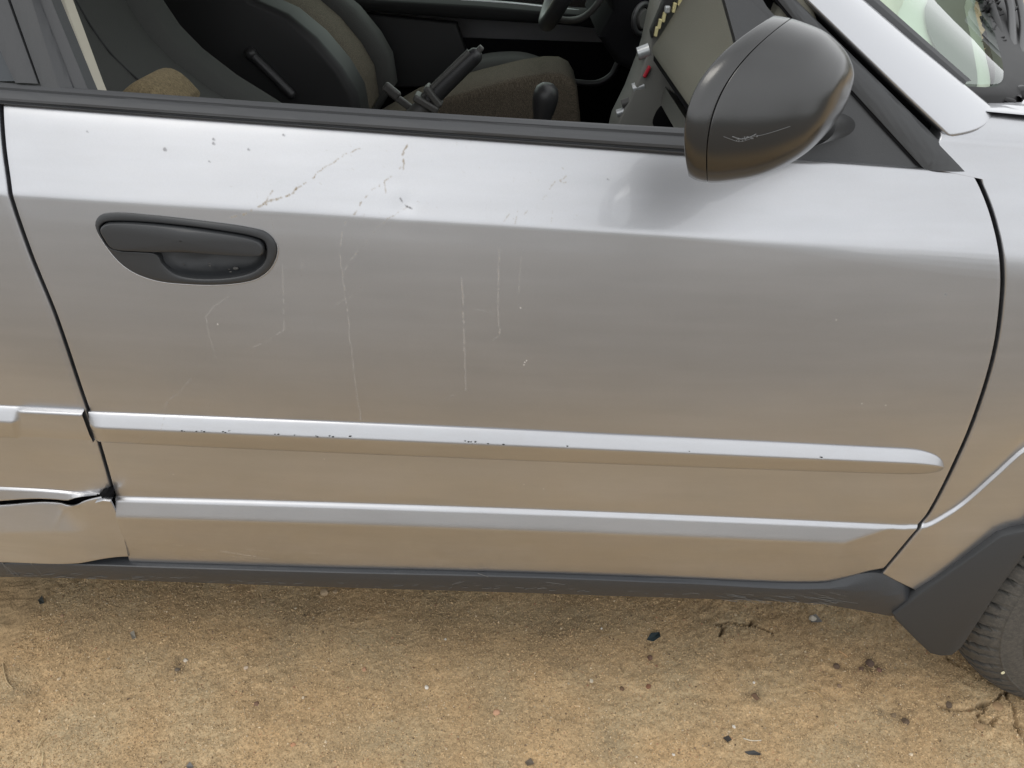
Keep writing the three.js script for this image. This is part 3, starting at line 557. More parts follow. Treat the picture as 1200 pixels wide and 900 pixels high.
strip([[872, -60], [900, -10], [990, 102], [1074, 194]], [[877, -60], [907, -8], [999, 105], [1083, 197]], -0.004, -0.004, 0.0005, 'frame_seal', M.black, door);
const pillarA = [[885, -60], [942, 0], [1006, 62], [1060, 114], [1108, 159]], pillarB = [[948, -60], [1013, 0], [1068, 47], [1127, 96], [1166, 128]];
{
  const a = spl3(pillarA), b = spl3(pillarB), rows = [], n = 60, endP = [];
  for (let j = 0; j <= n + 3; j++) {
    const row = [], e = Math.max(0, j - n) / 3;
    const pt = t => { // t: 0 at the door frame, 1 at the glass; the foot of the pillar is rounded
      const tj = Math.min(1, j / n) * (1 + 0.085 * Math.pow(Math.sin(Math.PI * Math.min(1, 0.12 + t * 0.80)), 0.8) - 0.03), [ua, va] = a(tj), [ub, vb] = b(tj), p = onS(ua, va, 0.0), q = at(ub, vb, onS(ub, vb).z - 0.055), m = p.clone().lerp(q, t), bl = 0.011 * Math.pow(4 * t * (1 - t), 0.75);
      m.z += bl * 0.9; m.y += bl * 0.6; if (e > 0) { m.x -= 0.0015 * e * e; m.y -= 0.010 * e; m.z -= 0.012 * e; } return m;
    };
    const p0 = pt(0), q0 = pt(1);
    row.push(V(p0.x, p0.y, p0.z - 0.03), V(p0.x, p0.y, p0.z - 0.004), V(p0.x + 0.001, p0.y + 0.002, p0.z - 0.001));
    for (let k = 1; k <= 20; k++) row.push(pt(k / 20));
    row.push(V(q0.x - 0.001, q0.y - 0.004, q0.z - 0.004), V(q0.x - 0.006, q0.y - 0.012, q0.z - 0.02));
    if (j === n) for (let k = 0; k <= 20; k++) endP.push(pt(k / 20).add(V(0.0025, -0.004, -0.004)));
    rows.push(row);
  }
  part('pillar_seal', tube(endP, 0.0042, 40, 8), M.black, car);
  part('windscreen_pillar', uvBody(grid(rows[0].map((_, j) => rows.map(r => r[j])))), M.paintPlain, car);
  const j2 = []; for (const [u, v] of [[880, -60], [935, 0], [1000, 64], [1100, 161], [1140, 203]]) { const p = onS(u, v, -0.03); j2.push([V(p.x - 0.022, p.y - 0.018, p.z), V(p.x + 0.012, p.y + 0.012, p.z)]); }
  part('pillar_jamb', grid(j2), M.black, car);
  // windscreen with its black rubber edge
  const sc = [], se = [];
  for (let k = 0; k <= 40; k++) {
    const c = baseCurve(k / 40), row = [], zz = 0.04 * Math.cos(Math.PI * k / 40);
    for (let j = 0; j <= 12; j++) { const s = 0.42 * j / 12; row.push(V(c.x - 0.83 * s, c.y + 0.535 * s, c.z - zz * s * 4)); }
    sc.push(row);
  }
  for (const r of [sc[0]]) for (const p of r) { const rr = []; for (let k = 0; k <= 6; k++) { const d = 0.010 * k / 6; rr.push(V(p.x + d * 1.25, p.y + (k === 0 ? -0.004 : 0.0025), p.z + 0.003 - d)); } se.push(rr); }
  const ws = part('windscreen', grid(sc), M.glass, car);
  part('windscreen_seal', grid(se), M.rubber, ws);
}
// ================================================================== bonnet, mirror, wipers, cabin
{ // bonnet beside the wing, starting under the foot of the windscreen
  const rows = [];
  for (let k = 0; k <= 40; k++) {
    const c = baseCurve(k / 40), zc = lerp(-0.1255, -1.6145, 0.5 - 0.5 * Math.cos(Math.PI * k / 40)), d = 0.75 - Math.abs(zc + 0.87), r = [];
    let best = c, bd = 9; for (let q = 0; q <= 80; q++) { const p = baseCurve(q / 80), e = Math.abs(p.z - zc); if (e < bd) { bd = e; best = p; } }
    for (let i = 0; i <= 24; i++) { const s = (i / 24) ** 1.5, x = lerp(best.x + 0.012 + 0.028 * sm(0, 0.1, d), 1.25, s), e = 1 - Math.exp(-d / 0.05); const y0 = yCrease(Math.min(x, XF)) + 0.143; r.push(V(x, lerp(y0, Math.min(y0 + 0.06, lerp(best.y - 0.022, 1.0, s)), e) - 0.004 * (1 - sm(0, 0.01, d)), zc)); }
    rows.push(r);
  }
  part('bonnet', grid(rows), M.paintPlain, car);
  const cw = []; for (let k = 0; k <= 40; k++) { const c = baseCurve(k / 40), d = 0.75 - Math.abs(c.z + 0.87), w = 0.012 + 0.05 * sm(0.02, 0.25, d); cw.push([V(c.x - 0.01, c.y - 0.004, c.z), V(c.x + 0.006, c.y - 0.003, c.z), V(c.x + w, c.y - 0.014, c.z), V(c.x + w + 0.01, c.y - 0.04, c.z)]); }
  part('cowl', grid(cw), M.vinyl, car, 'black plastic scuttle at the foot of the windscreen');
}
{ // wiper lying along the foot of the screen, seen end on
  const w = new THREE.Group(); w.name = 'windscreen_wiper'; car.add(w); w.userData.label = 'black wiper with frayed rubber';
  const q = (u, v, dz = 0) => { const f = (126 - v) / 126; return at(u, v, lerp(-0.19, -0.64, f) + dz); };
  part('wiper_arm', merge([tube([q(1191, 118), q(1187, 80), q(1186, 40), q(1184, 8), q(1176, -20)], 0.0065, 24, 8), tube([q(1197, 112), q(1196, 70), q(1199, 30), q(1194, 0), q(1186, -24)], 0.006, 24, 8), rbox(0.017, 0.026, 0.016, 0.006, q(1193, 112), [0, 0, 0.2])]), M.lever, w);
  part('blade', merge([tube([q(1177, 124), q(1175, 95), q(1170, 70), q(1172, 40), q(1163, 10), q(1154, -25)], 0.006, 30, 8), rbox(0.02, 0.016, 0.012, 0.004, q(1179, 122), [0, 0, -0.2]), tube([q(1169, 72), q(1176, 62), q(1183, 55), q(1200, 44)], 0.0018, 12, 6), tube([q(1183, 14), q(1188, 12), q(1192, 9)], 0.003, 8, 6)]), M.vinyl, w);
  const r = mulberry(12), L = [];
  for (let k = 0; k < 90; k++) { const t = r(); L.push(rbox(0.006 + 0.012 * r(), 0.010 + 0.018 * r(), 0.003, 0.0012, q(lerp(1150, 1178, 0.4 * t + 0.6 * r()), lerp(-15, 96, t), -0.02 * r()), [r(), r(), r() * 3])); }
  part('torn_rubber', merge(L), M.vinyl, w);
}
// ---- door mirror
const mir = new THREE.Group(); mir.name = 'door_mirror'; car.add(mir);
mir.userData.label = 'black mirror housing with a pale scrape';
{
  const Zm = 0.13, key = [ // along the housing: top and bottom of each ring, depth, bow of the near side
    [0.00, 906, 18, 806, 206, 0.072, 42], [0.04, 914, 19, 815, 211, 0.077, 39], [0.10, 927, 21.5, 829, 214, 0.080, 34], [0.16, 941, 26, 846, 214, 0.081, 28], [0.3, 965, 36, 885, 208, 0.080, 15], [0.45, 981, 49, 917, 196, 0.075, 6], [0.6, 991, 60, 945, 179, 0.066, 0], [0.75, 997, 71, 968, 157, 0.052, 0], [0.88, 1000, 80, 985, 135, 0.034, 0], [0.96, 1001, 88, 994, 117, 0.018, 0], [1, 1000, 97, 998, 104, 0.002, 0]];
  const ki = key.map(k => ({ t: k[0], a: k[1], b: k[2], c: k[3], d: k[4], e: k[5], f: k[6] }));
  const f = {}; for (const n of ['a', 'b', 'c', 'd', 'e', 'f']) f[n] = spl(ki, 't', n);
  const NR = 160, vd = V(-0.33, 0.27, 0.9).normalize();
  const ring = (t, k = 1) => {
    const T = at(f.a(t), f.b(t), Zm), B = at(f.c(t), f.d(t), Zm), C = T.clone().add(B).multiplyScalar(0.5), hv = T.clone().sub(B).multiplyScalar(0.5 * k), dep = Math.max(0.002, f.e(t)) * k, bow = f.f(t) * 0.0008, out = [];
    for (let i = 0; i < NR; i++) {
      const th = i / NR * 2 * Math.PI, cs = Math.cos(th), sn = Math.sin(th), x = Math.sign(cs) * Math.pow(Math.abs(cs), 2 / 2.7), y = Math.sign(sn) * Math.pow(Math.abs(sn), 2 / 3.0);
      const p = C.clone().addScaledVector(hv, x).add(V(-bow * (1 - x * x) * (1 + 0.25 * x), 0, 0)), d = camera.position.clone().sub(p).normalize();
      out.push(p.addScaledVector(d, y * dep * (sn < 0 ? 0.8 : 1) - x * 0.016 * Math.min(1, dep / 0.07) * k));
    } return out;
  };
  const seg = (a, b, n) => { const r = []; for (let i = 0; i <= n; i++) r.push(ring(lerp(a, b, i / n))); return r; };
  part('mirror_rim', grid([ring(0.03, 0.72), ring(0.02, 0.93), ring(0.001, 0.97), ring(0.0, 0.985), ...seg(0.004, 0.094, 10), ring(0.0965, 0.998), ring(0.098, 0.994), ring(0.0985, 0.985), ring(0.0985, 0.95)], true), M.mirror, mir);
  part('housing', grid([ring(0.1005, 0.95), ring(0.1005, 0.985), ring(0.1008, 0.994), ring(0.1025, 0.998), ...seg(0.106, 1, 60)], true), M.mirror, mir);
  const gl = ring(0.05, 0.74), c = gl.reduce((s, p) => s.add(p), V()).multiplyScalar(1 / NR); part('mirror_glass', grid([gl, gl.map(() => c.clone())], true), new THREE.MeshStandardMaterial({ color: lin(0.7, 0.72, 0.74), metalness: 1, roughness: 0.35 }), mir);
  // foot joining the housing to the sail panel
  const fr = []; for (let j = 0; j <= 8; j++) { const t = j / 8, z = lerp(Zm - 0.04, onS(960, 180).z - 0.004, t), C = at(lerp(938, 972, t), lerp(150, 148, t), z), row = []; for (let i = 0; i < 24; i++) { const th = i / 24 * 6.2832; row.push(V(C.x + Math.cos(th) * lerp(0.034, 0.03, t), C.y + Math.sin(th) * lerp(0.020, 0.016, t), z)); } fr.push(row); }
  part('mirror_foot', grid(fr, true), M.mirror, mir);
  // pale scrape on the housing
  const L = [], r = mulberry(8);
  const hp = (t, th) => { const R = ring(t), k = th / 6.28319 * NR, i = Math.floor(k); return R[i % NR].clone().lerp(R[(i + 1) % NR], k - i); };
  const surf = (u, v) => { // the spot on the housing under that point of the scrape
    let best = null, bd = 1e9, bt = 0.3, bh = 1.5, st = 0.35, sh = 1.4;
    for (let it = 0; it < 9; it++) { const t0 = bt, h0 = bh; for (let a = -4; a <= 4; a++) for (let b = -4; b <= 4; b++) { const t = Math.min(0.95, Math.max(0.101, t0 + a / 4 * st)), h = Math.min(3, Math.max(0.1, h0 + b / 4 * sh)), w = hp(t, h), p = w.clone().project(camera), d = (p.x * 600 + 600 - u) ** 2 + (450 - p.y * 450 - v) ** 2; if (d < bd) { bd = d; best = w; bt = t; bh = h; } } st *= 0.5; sh *= 0.5; }
    return best;
  };
  const P = [[848, 160], [856, 163], [866, 166], [876, 164], [884, 160], [894, 158], [908, 154], [926, 148]].map(([u, v]) => surf(u, v).clone().addScaledVector(vd, 0.0003));
  L.push(tube(P, 0.00022, 60, 5)); L.push(tube(P.slice(1, 5).map(p => p.clone().add(V(0.001, 0.0022, 0.0002))), 0.00045, 30, 5));
  for (let k = 0; k < 22; k++) { const q = r(), a = surf(862 + 26 * q, 165 - 6 * q + 4 * (r() - 0.5)), g = new THREE.IcosahedronGeometry(0.0004 + 0.0006 * r(), 0); g.translate(a.x, a.y, a.z); L.push(g); }
  part('scrape', merge(L), new THREE.MeshStandardMaterial({ color: lin(0.15, 0.155, 0.16), roughness: 0.8 }), mir).userData.kind = 'stuff';
}

// ---- cabin shell: roof, far side, tail, floor
{
  const rows = []; for (let i = 0; i <= 14; i++) { const s = i / 14, r = []; for (let k = 0; k <= 20; k++) { const t = k / 20, x = lerp(-2.1, 0.02, s); r.push(V(x, 1.46 + 0.055 * Math.sin(Math.PI * t) - 0.05 * s * s + 0.01, lerp(-0.27, -1.44, t))); } rows.push(r); }
  const roof = part('roof', grid(rows), M.paintPlain, car);
  part('headliner', grid(rows.map(r => r.map(p => V(p.x, p.y - 0.03, p.z)))), M.headliner, roof);
  const q = []; for (let i = 0; i <= 8; i++) { const y = lerp(0.99, 1.45, i / 8), z = -1.67 + 0.22 * i / 8; q.push(rbox(0.07, 0.065, 0.02, 0.006, V(lerp(-0.52, -0.62, i / 8), y, z))); q.push(rbox(0.12, 0.065, 0.02, 0.006, V(lerp(-1.55, -1.75, i / 8), y, z))); }
  part('far_pillar', merge(q), M.trim, car);
  const fw = [V(-2.1, 0.99, -1.675), V(0.55, 0.985, -1.675), V(-2.0, 1.45, -1.45), V(0.1, 1.43, -1.45)]; part('far_window', grid([[fw[2], fw[3]], [fw[0], fw[1]]]), M.glass, car);
  const ext = grid([[V(-2.2, 1.0, -1.68), V(0.75, 0.98, -1.68)], [V(-2.2, 0.9, -1.73), V(0.75, 0.88, -1.73)], [V(-2.2, 0.45, -1.745), V(0.75, 0.45, -1.745)], [V(-2.2, 0.36, -1.72), V(0.75, 0.36, -1.72)]]);
  part('far_side', ext, M.paintPlain, car);
  part('tail', grid([[V(-2.05, 1.46, -0.25), V(-2.05, 1.46, -1.45)], [V(-2.3, 1.0, -0.08), V(-2.3, 1.0, -1.68)], [V(-2.3, 0.3, -0.05), V(-2.3, 0.3, -1.72)]]), M.headliner, car);
  part('rear_quarter', grid([[V(-2.3, 1.02, -0.08), V(XR - 0.006, yBelt(XR), ZB + plan(XR))], [V(-2.3, 0.85, -0.05), V(XR - 0.006, yCrease(XR), ZC + plan(XR))], [V(-2.3, 0.3, -0.05), V(XR - 0.006, 0.3, -0.03)]]), M.paintPlain, car);
  part('floor_pan', rbox(3.4, 0.05, 1.60, 0.01, V(-0.75, 0.40, -0.87)), M.black, car);
  part('bulkhead', grid([[V(0.60, 0.93, -0.12), V(0.60, 0.93, -1.68)], [V(0.60, 0.3, -0.12), V(0.60, 0.3, -1.68)]]), M.black, car);
  part('front_end', merge([grid([[V(XF, 1.0, -0.12), V(XF, 1.0, -1.6)], [V(XF, 0.5, -0.3), V(XF, 0.5, -1.45)]])]), M.black, car);
}
// far door inner face
{
  const d = new THREE.Group(); d.name = 'far_door'; car.add(d);
  part('inner_panel', grid([[at(150, 30, -1.57), at(1000, 60, -1.57)], [at(150, 300, -1.57), at(1000, 320, -1.57)]]), M.black, d);
  part('top_trim', extrudePx([[300, -18], [440, 0], [560, 7], [675, 17], [720, 20], [720, 36], [660, 30], [560, 24], [450, 15], [300, -2]], -1.5, -1.66, -1.5, 0.012), M.farTrim, d);
  part('pocket_panel', extrudePx([[428, 16], [535, 27], [546, 58], [552, 102], [420, 105]], -1.53, -1.57, -1.53, 0.008), M.vinyl, d);
  part('sill_strip', tube([at(540, 0, -1.6), at(600, 4, -1.6), at(680, 13, -1.6)], 0.004, 20, 6), M.silver, d);
}
// driver's seat (far)
{
  const s = new THREE.Group(); s.name = 'driver_seat'; car.add(s); s.userData.label = 'dark front seat beyond the handbrake';
  const front = [[250, -80], [293, -2], [336, 17], [370, 45], [400, 80], [418, 110], [425, 150]], back = [[380, 230], [250, 180], [150, 20], [110, -90]];
  part('side_bolster', extrudePx([...front, ...back], -1.0, -1.13, -1.0, 0.022, { seg: 5 }), M.vinyl, s);
  part('back_cushion', extrudePx([...front.map(([u, v]) => [u - 9, v + 3]), ...back], -1.0, -1.36, -1.12, 0.008), M.seatBrown, s, 'brown fabric middle of the backrest');
  part('far_bolster', extrudePx([...front.map(([u, v]) => [u + 9, v - 5]), ...back], -1.0, -1.49, -1.35, 0.045, { seg: 6 }), M.seatDark, s);
  // lever on the inner side
  const A = at(294, 63, -0.985), B = at(341, 110, -0.985);
  part('lumbar_lever', merge([bar(A, B, 0.011, 0.011, 14), new THREE.SphereGeometry(0.014, 14, 10).translate(A.x, A.y, A.z), new THREE.SphereGeometry(0.011, 14, 10).translate(B.x, B.y, B.z)]), M.lever, s);
  // cushion
  part('seat_cushion', extrudePx([[420, 160], [480, 126], [560, 103], [610, 91], [640, 86.5], [658, 87], [670, 93], [677, 105], [680, 135], [684, 190], [420, 220]], -1.12, -1.36, -1.12, 0.02, { seg: 4 }), M.seatBrown, s, 'brown fabric seat cushion');
  part('cushion_bolster', extrudePx([[460, 150], [510, 98], [530, 80], [560, 69], [590, 65], [615, 66], [640, 75], [654, 87], [660, 100], [665, 160]], -1.40, -1.49, -1.34, 0.035, { seg: 6, smooth: 60 }), M.seatDark, s);
  part('buckle', merge([rbox(0.022, 0.042, 0.016, 0.006, at(459, 107, -0.97), [0, 0, 0.9]), rbox(0.016, 0.06, 0.012, 0.004, at(470, 118, -0.97), [0, 0, 0.95])]), M.leverGrey, s);
}
// passenger seat (near)
{
  const s = new THREE.Group(); s.name = 'passenger_seat'; car.add(s); s.userData.label = 'charcoal cloth front seat at the near window';
  const pf = [[150, -90], [196, 0], [214, 27], [240, 54], [280, 85], [325, 113], [380, 150]], pb = [[380, 300], [120, 260], [-40, 120], [-120, -100]];
  part('backrest', extrudePx([...pf.map(([u, v]) => [u - 12, v + 4]), ...pb], -0.72, -0.62, -0.30, 0.012, { seg: 5, crease: 1.0 }), M.charcoal, s);
  part('back_bolster', extrudePx([...pf, ...pb], -0.72, -0.74, -0.605, 0.045, { seg: 8, crease: 1.0 }), M.charcoal, s);
  part('back_bolster', extrudePx([...pf, ...pb], -0.72, -0.315, -0.18, 0.045, { seg: 8, crease: 1.0 }), M.charcoal, s);
  part('seam', tube(pf.map(([u, v]) => { const p = at(u - 12, v + 4, -0.72); return V(p.x + 0.001, p.y + 0.001, -0.46); }), 0.0022, 60, 6), M.vinyl, s);
  const g = extrudePx([[136, 116], [148, 100], [163, 87], [178, 80.5], [190, 82], [206, 91], [222, 106], [232, 120], [180, 145]].map(([u, v]) => [184 + (u - 184) * 0.82, 118 + (v - 118) * 0.86]), -0.30, -0.36, -0.24, 0.028, { smooth: 60, seg: 6, crease: 1.2, bs: 0.6 });
  part('cushion_bolster', g, M.seatTan, s, 'tan fabric bolster showing over the window edge');
  part('seat_cushion', rbox(0.5, 0.14, 0.48, 0.05, V(-0.22, 0.60, -0.46)), M.seatTan, s);
}
// tunnel, handbrake and gear lever
{
  part('centre_tunnel', rbox(1.1, 0.25, 0.22, 0.03, V(-0.1, 0.55, -0.86)), M.vinyl, car);
  const h = new THREE.Group(); h.name = 'handbrake'; car.add(h);
  const Z = -0.86, a = at(503, 118, Z), b = at(556, 66, Z), base = at(480, 150, Z), tip = at(562, 60, Z);
  part('grip', merge([bar(a, b, 0.0185, 0.0165, 20), new THREE.SphereGeometry(0.0165, 16, 10).translate(b.x, b.y, b.z)]), M.lever, h);
  part('grip_strip', bar(a.clone().add(V(-0.011, 0.010, 0.006)), b.clone().add(V(-0.010, 0.009, 0.006)), 0.0075, 0.0075, 10), M.leverGrey, h);
  part('release_button', merge([bar(b, tip, 0.010, 0.008, 12), rbox(0.016, 0.012, 0.014, 0.003, at(562, 58, Z), [0, 0, 0.8])]), M.leverGrey, h);
  part('lever_collar', merge([rbox(0.05, 0.014, 0.04, 0.004, at(508, 112, Z + 0.01), [0, 0, -0.9]), rbox(0.058, 0.016, 0.045, 0.005, at(500, 120, Z + 0.01), [0, 0, -0.5]), bar(base, a, 0.03, 0.02, 16)]), M.leverGrey, h);
  const gk = new THREE.Group(); gk.name = 'gear_lever'; car.add(gk);
  const top = at(641, 98, Z), lo = at(637, 150, Z), pts = [[0, 0.0], [0.012, 0.0], [0.0215, -0.008], [0.0255, -0.02], [0.0265, -0.032], [0.024, -0.05], [0.019, -0.07], [0.0165, -0.10], [0.0165, -0.2]].map(p => new THREE.Vector2(p[0], p[1])).reverse();
  const lg = new THREE.LatheGeometry(pts, 32); lg.scale(1.05, 1, 1.2); lg.rotateZ(-0.12); lg.translate(top.x + 0.002, top.y, top.z); part('knob', lg, M.lever, gk);
}
// dashboard and centre console
{
  const d = new THREE.Group(); d.name = 'dashboard'; car.add(d);
  const Z = -0.66;
  part('dash_pad', extrudePx([[822, -60], [803, -8], [776, 36], [764, 54], [763, 60], [770, 67], [800, 80], [830, 100], [850, 110], [858, 60], [848, -30], [838, -60]], Z, Z, -0.13, 0.010, { seg: 4 }), M.dash, d, 'olive grey passenger side of the dashboard');
  part('dash_lip', extrudePx([[766, 60], [765, 70], [774, 82], [796, 95], [826, 122], [850, 150], [880, 150], [870, 100], [800, 70]], Z, Z + 0.003, -0.14, 0.004), M.black, d);
  part('dash_underside', extrudePx([[778, 100], [795, 112], [840, 145], [860, 175], [860, 260], [800, 260], [800, 160], [774, 122]], Z, Z - 0.0, -0.15, 0.008), M.dashGrey, d);
  // top of the dashboard under the windscreen: pale strip along the glass, beige cover behind it
  const tp = [], tc = [], td = [];
  for (let k = 0; k <= 40; k++) {
    const t = k / 40, c = baseCurve(lerp(0.015, 0.985, t)), d = 0.75 - Math.abs(c.z + 0.87), w = 0.02 + 0.11 * sm(0, 0.55, d) + 0.0, r = [], r2 = [];
    for (let i = 0; i <= 6; i++) r.push(V(c.x - 0.012 - (w + 0.02) * i / 6, c.y - 0.016 - 0.012 * i / 6, c.z));
    for (let i = 0; i <= 10; i++) { const e = i / 10; r2.push(V(c.x - 0.012 - w - 0.16 * e, c.y - 0.016 + 0.006 * Math.min(1, i) - 0.02 * e * e - (i === 0 ? 0.014 : 0), c.z)); }
    tp.push(r); tc.push(r2);
    if (k > 7 && k < 33) td.push([V(c.x - 0.03, c.y - 0.0150, c.z), V(c.x - 0.03 - 0.07 * sm(7, 16, k) * sm(33, 24, k), c.y - 0.0185, c.z)]);
  }
  part('dash_top', grid(tp), M.dashLight, d); part('dash_cover', grid(tc), M.beige, d);
  part('defroster_slot', grid(td), M.leverGrey, d);
  const co = part('centre_console', extrudePx([[790, -40], [773, -10], [764, 30], [759, 54], [752, 76], [738, 112], [722, 144], [700, 230], [860, 260], [900, 60], [860, -60]], -0.70, -0.80, -0.69, 0.006), M.dashGrey, d, 'grey centre console with knobs');
  const K = (u, v, r, z = -0.70) => { const p = at(u, v, z), g = new THREE.CylinderGeometry(r * 0.9, r, 0.022, 20); g.rotateZ(Math.PI / 2 + 0.35); g.translate(p.x, p.y, p.z); return g; };
  part('knob', K(754, 61, 0.013), M.silver, co); part('knob', K(748, 102, 0.011), M.silver, co); part('knob', K(735, 120, 0.009), M.leverGrey, co); part('knob', K(729, 131, 0.008), M.silver, co);
  part('hazard_button', rbox(0.006, 0.022, 0.010, 0.002, at(758, 84, -0.684), [0, 0, -0.4]), M.red, co);
  part('side_pocket', extrudePx([[768, 152], [773, 133], [785, 124], [798, 123], [810, 131], [818, 152]], -0.66, -0.70, -0.684, 0.003, { smooth: 40 }), M.black, co);
  part('vent_slot', extrudePx([[806, -30], [768, 38], [763, 44], [762, 36], [790, -30]], -0.675, -0.69, -0.662, 0.002), M.vinyl, co);
  for (const [u, v] of [[804, -10], [797, 1], [790, 9], [778, 20], [773, 28], [769, 37]]) part('vent_slat', rbox(0.0055, 0.016, 0.012, 0.0015, at(u, v, -0.658), [0, 0, -0.1]), M.slat, co);
  part('vent_wheel', rbox(0.010, 0.012, 0.012, 0.003, at(782, 11, -0.655)), M.silver, co);
  // far side: dark lower dash and round vent
  part('far_dash', extrudePx([[710, -60], [716, 10], [700, 40], [720, 70], [760, 90], [1000, 100], [1000, -60]], -1.1, -1.62, -1.05, 0.02), M.black, d);
  const p = at(753, 22, -1.02), t1 = new THREE.TorusGeometry(0.030, 0.006, 10, 32); t1.rotateY(0.75); t1.translate(p.x, p.y, p.z); const hub = new THREE.CylinderGeometry(0.019, 0.022, 0.01, 24); hub.rotateX(Math.PI / 2); hub.rotateY(0.75); hub.translate(p.x + 0.002, p.y, p.z);
  part('round_vent', t1, M.lever, d); part('round_vent_hub', hub, M.leverGrey, d);
  part('knee_rail', tube([at(670, 96, -1.3), at(700, 97, -1.3), at(716, 88, -1.3), at(728, 68, -1.3), at(745, 64, -1.3)], 0.008, 24, 8), M.lever, d);
}
// steering wheel, only its lower part in view
{
  const w = new THREE.Group(); w.name = 'steering_wheel'; car.add(w);
  const b = at(640, 26, -1.2), up = V(0.40, 0.916, 0), c = b.clone().addScaledVector(up, 0.178), g = new THREE.TorusGeometry(0.178, 0.019, 16, 64); // ring in the xy plane: turn its axis along the column
  const ax = V(-0.916, 0.40, 0); g.applyQuaternion(new THREE.Quaternion().setFromUnitVectors(V(0, 0, 1), ax)); g.translate(c.x, c.y, c.z);
  part('rim', g, M.lever, w);
  part('spoke', tube([at(652, 22, -1.2), at(668, 24, -1.18), at(684, 20, -1.15), at(702, 2, -1.12), at(712, -20, -1.12)], 0.008, 20, 8), M.leverGrey, w);
  part('hub', rbox(0.05, 0.14, 0.16, 0.03, c.clone().addScaledVector(ax, -0.02), [0, 0, -0.41]), M.lever, w);
}
// ================================================================== the sandy ground
const crackP = [ [[1200, 784], [1185, 792], [1180, 806], [1186, 826], [1194, 850], [1204, 872]], [[1180, 806], [1160, 824], [1148, 832]], [[1148, 832], [1150, 842], [1162, 846], [1168, 838]], [[1190, 846], [1200, 852]], [[1100, 822], [1112, 828], [1135, 830], [1160, 822]], [[842, 728], [846, 734], [845, 742]], [[838, 730], [860, 726], [885, 732], [905, 738]], [[880, 724], [878, 732]], [[1110, 770], [1124, 778]] ].map(L => L.map(([u, v]) => onGround(u, v)));
const darkP = [[1022, 778, 0.022, 0.55], [985, 778, 0.014, 0.4], [1058, 838, 0.026, 0.45], [930, 735, 0.05, 0.16], [886, 812, 0.012, 0.5], [1110, 825, 0.02, 0.45], [370, 705, 0.035, 0.3], [645, 738, 0.035, 0.25], [90, 728, 0.03, 0.18], [205, 777, 0.02, 0.35], [195, 785, 0.012, 0.3], [35, 814, 0.022, 0.4], [298, 824, 0.009, 0.5], [760, 752, 0.012, 0.4], [670, 838, 0.02, 0.25], [560, 820, 0.05, 0.16], [720, 870, 0.03, 0.2], [868, 770, 0.02, 0.25], [1090, 850, 0.03, 0.18], [50, 705, 0.02, 0.3], [505, 700, 0.03, 0.2], [1010, 790, 0.03, 0.2], [920, 770, 0.03, 0.12]].map(([u, v, r, a]) => ({ p: onGround(u, v), r, a }));
function segDist(x, z, a, b) { const dx = b.x - a.x, dz = b.z - a.z, t = Math.min(1, Math.max(0, ((x - a.x) * dx + (z - a.z) * dz) / (dx * dx + dz * dz))); return Math.hypot(x - a.x - dx * t, z - a.z - dz * t); }
function groundH(x, z) {
  let h = 0.009 * fbm(x * 3.1 + 5, z * 3.7, 3, 41) + 0.003 * fbm(x * 16, z * 18, 3, 43);
  const near = Math.abs(x) < 1.6 && Math.abs(z) < 1.2;
  if (near) {
    const rough = 0.4 + 1.2 * sm(-0.1, 0.5, fbm(x * 4 + 9, z * 5, 2, 51) + 0.5 * sm(0.25, 0.6, x));
    h += 0.0024 * rough * fbm(x * 60, z * 60, 3, 45) + 0.0012 * vnoise(x * 210, z * 210, 47);
    const w = 0.0022 * (0.6 + 0.8 * hash(Math.floor(x * 60), Math.floor(z * 60), 3));
    for (const L of crackP) for (let k = 0; k + 1 < L.length; k++) { const d = segDist(x + 0.004 * vnoise(x * 70, z * 70, 61), z + 0.004 * vnoise(x * 70, z * 70, 62), L[k], L[k + 1]); h -= 0.015 * Math.exp(-((d / w) ** 2)); }
    for (const s of darkP) { const d = Math.hypot(x - s.p.x, z - s.p.z); if (d < s.r * 3) h += -0.003 * s.a * Math.exp(-((d / s.r) ** 2)) + 0.004 * s.a * vnoise(x * 90, z * 90, 71) * Math.exp(-((d / s.r) ** 2)); }
  }
  return h - 0.004;
}
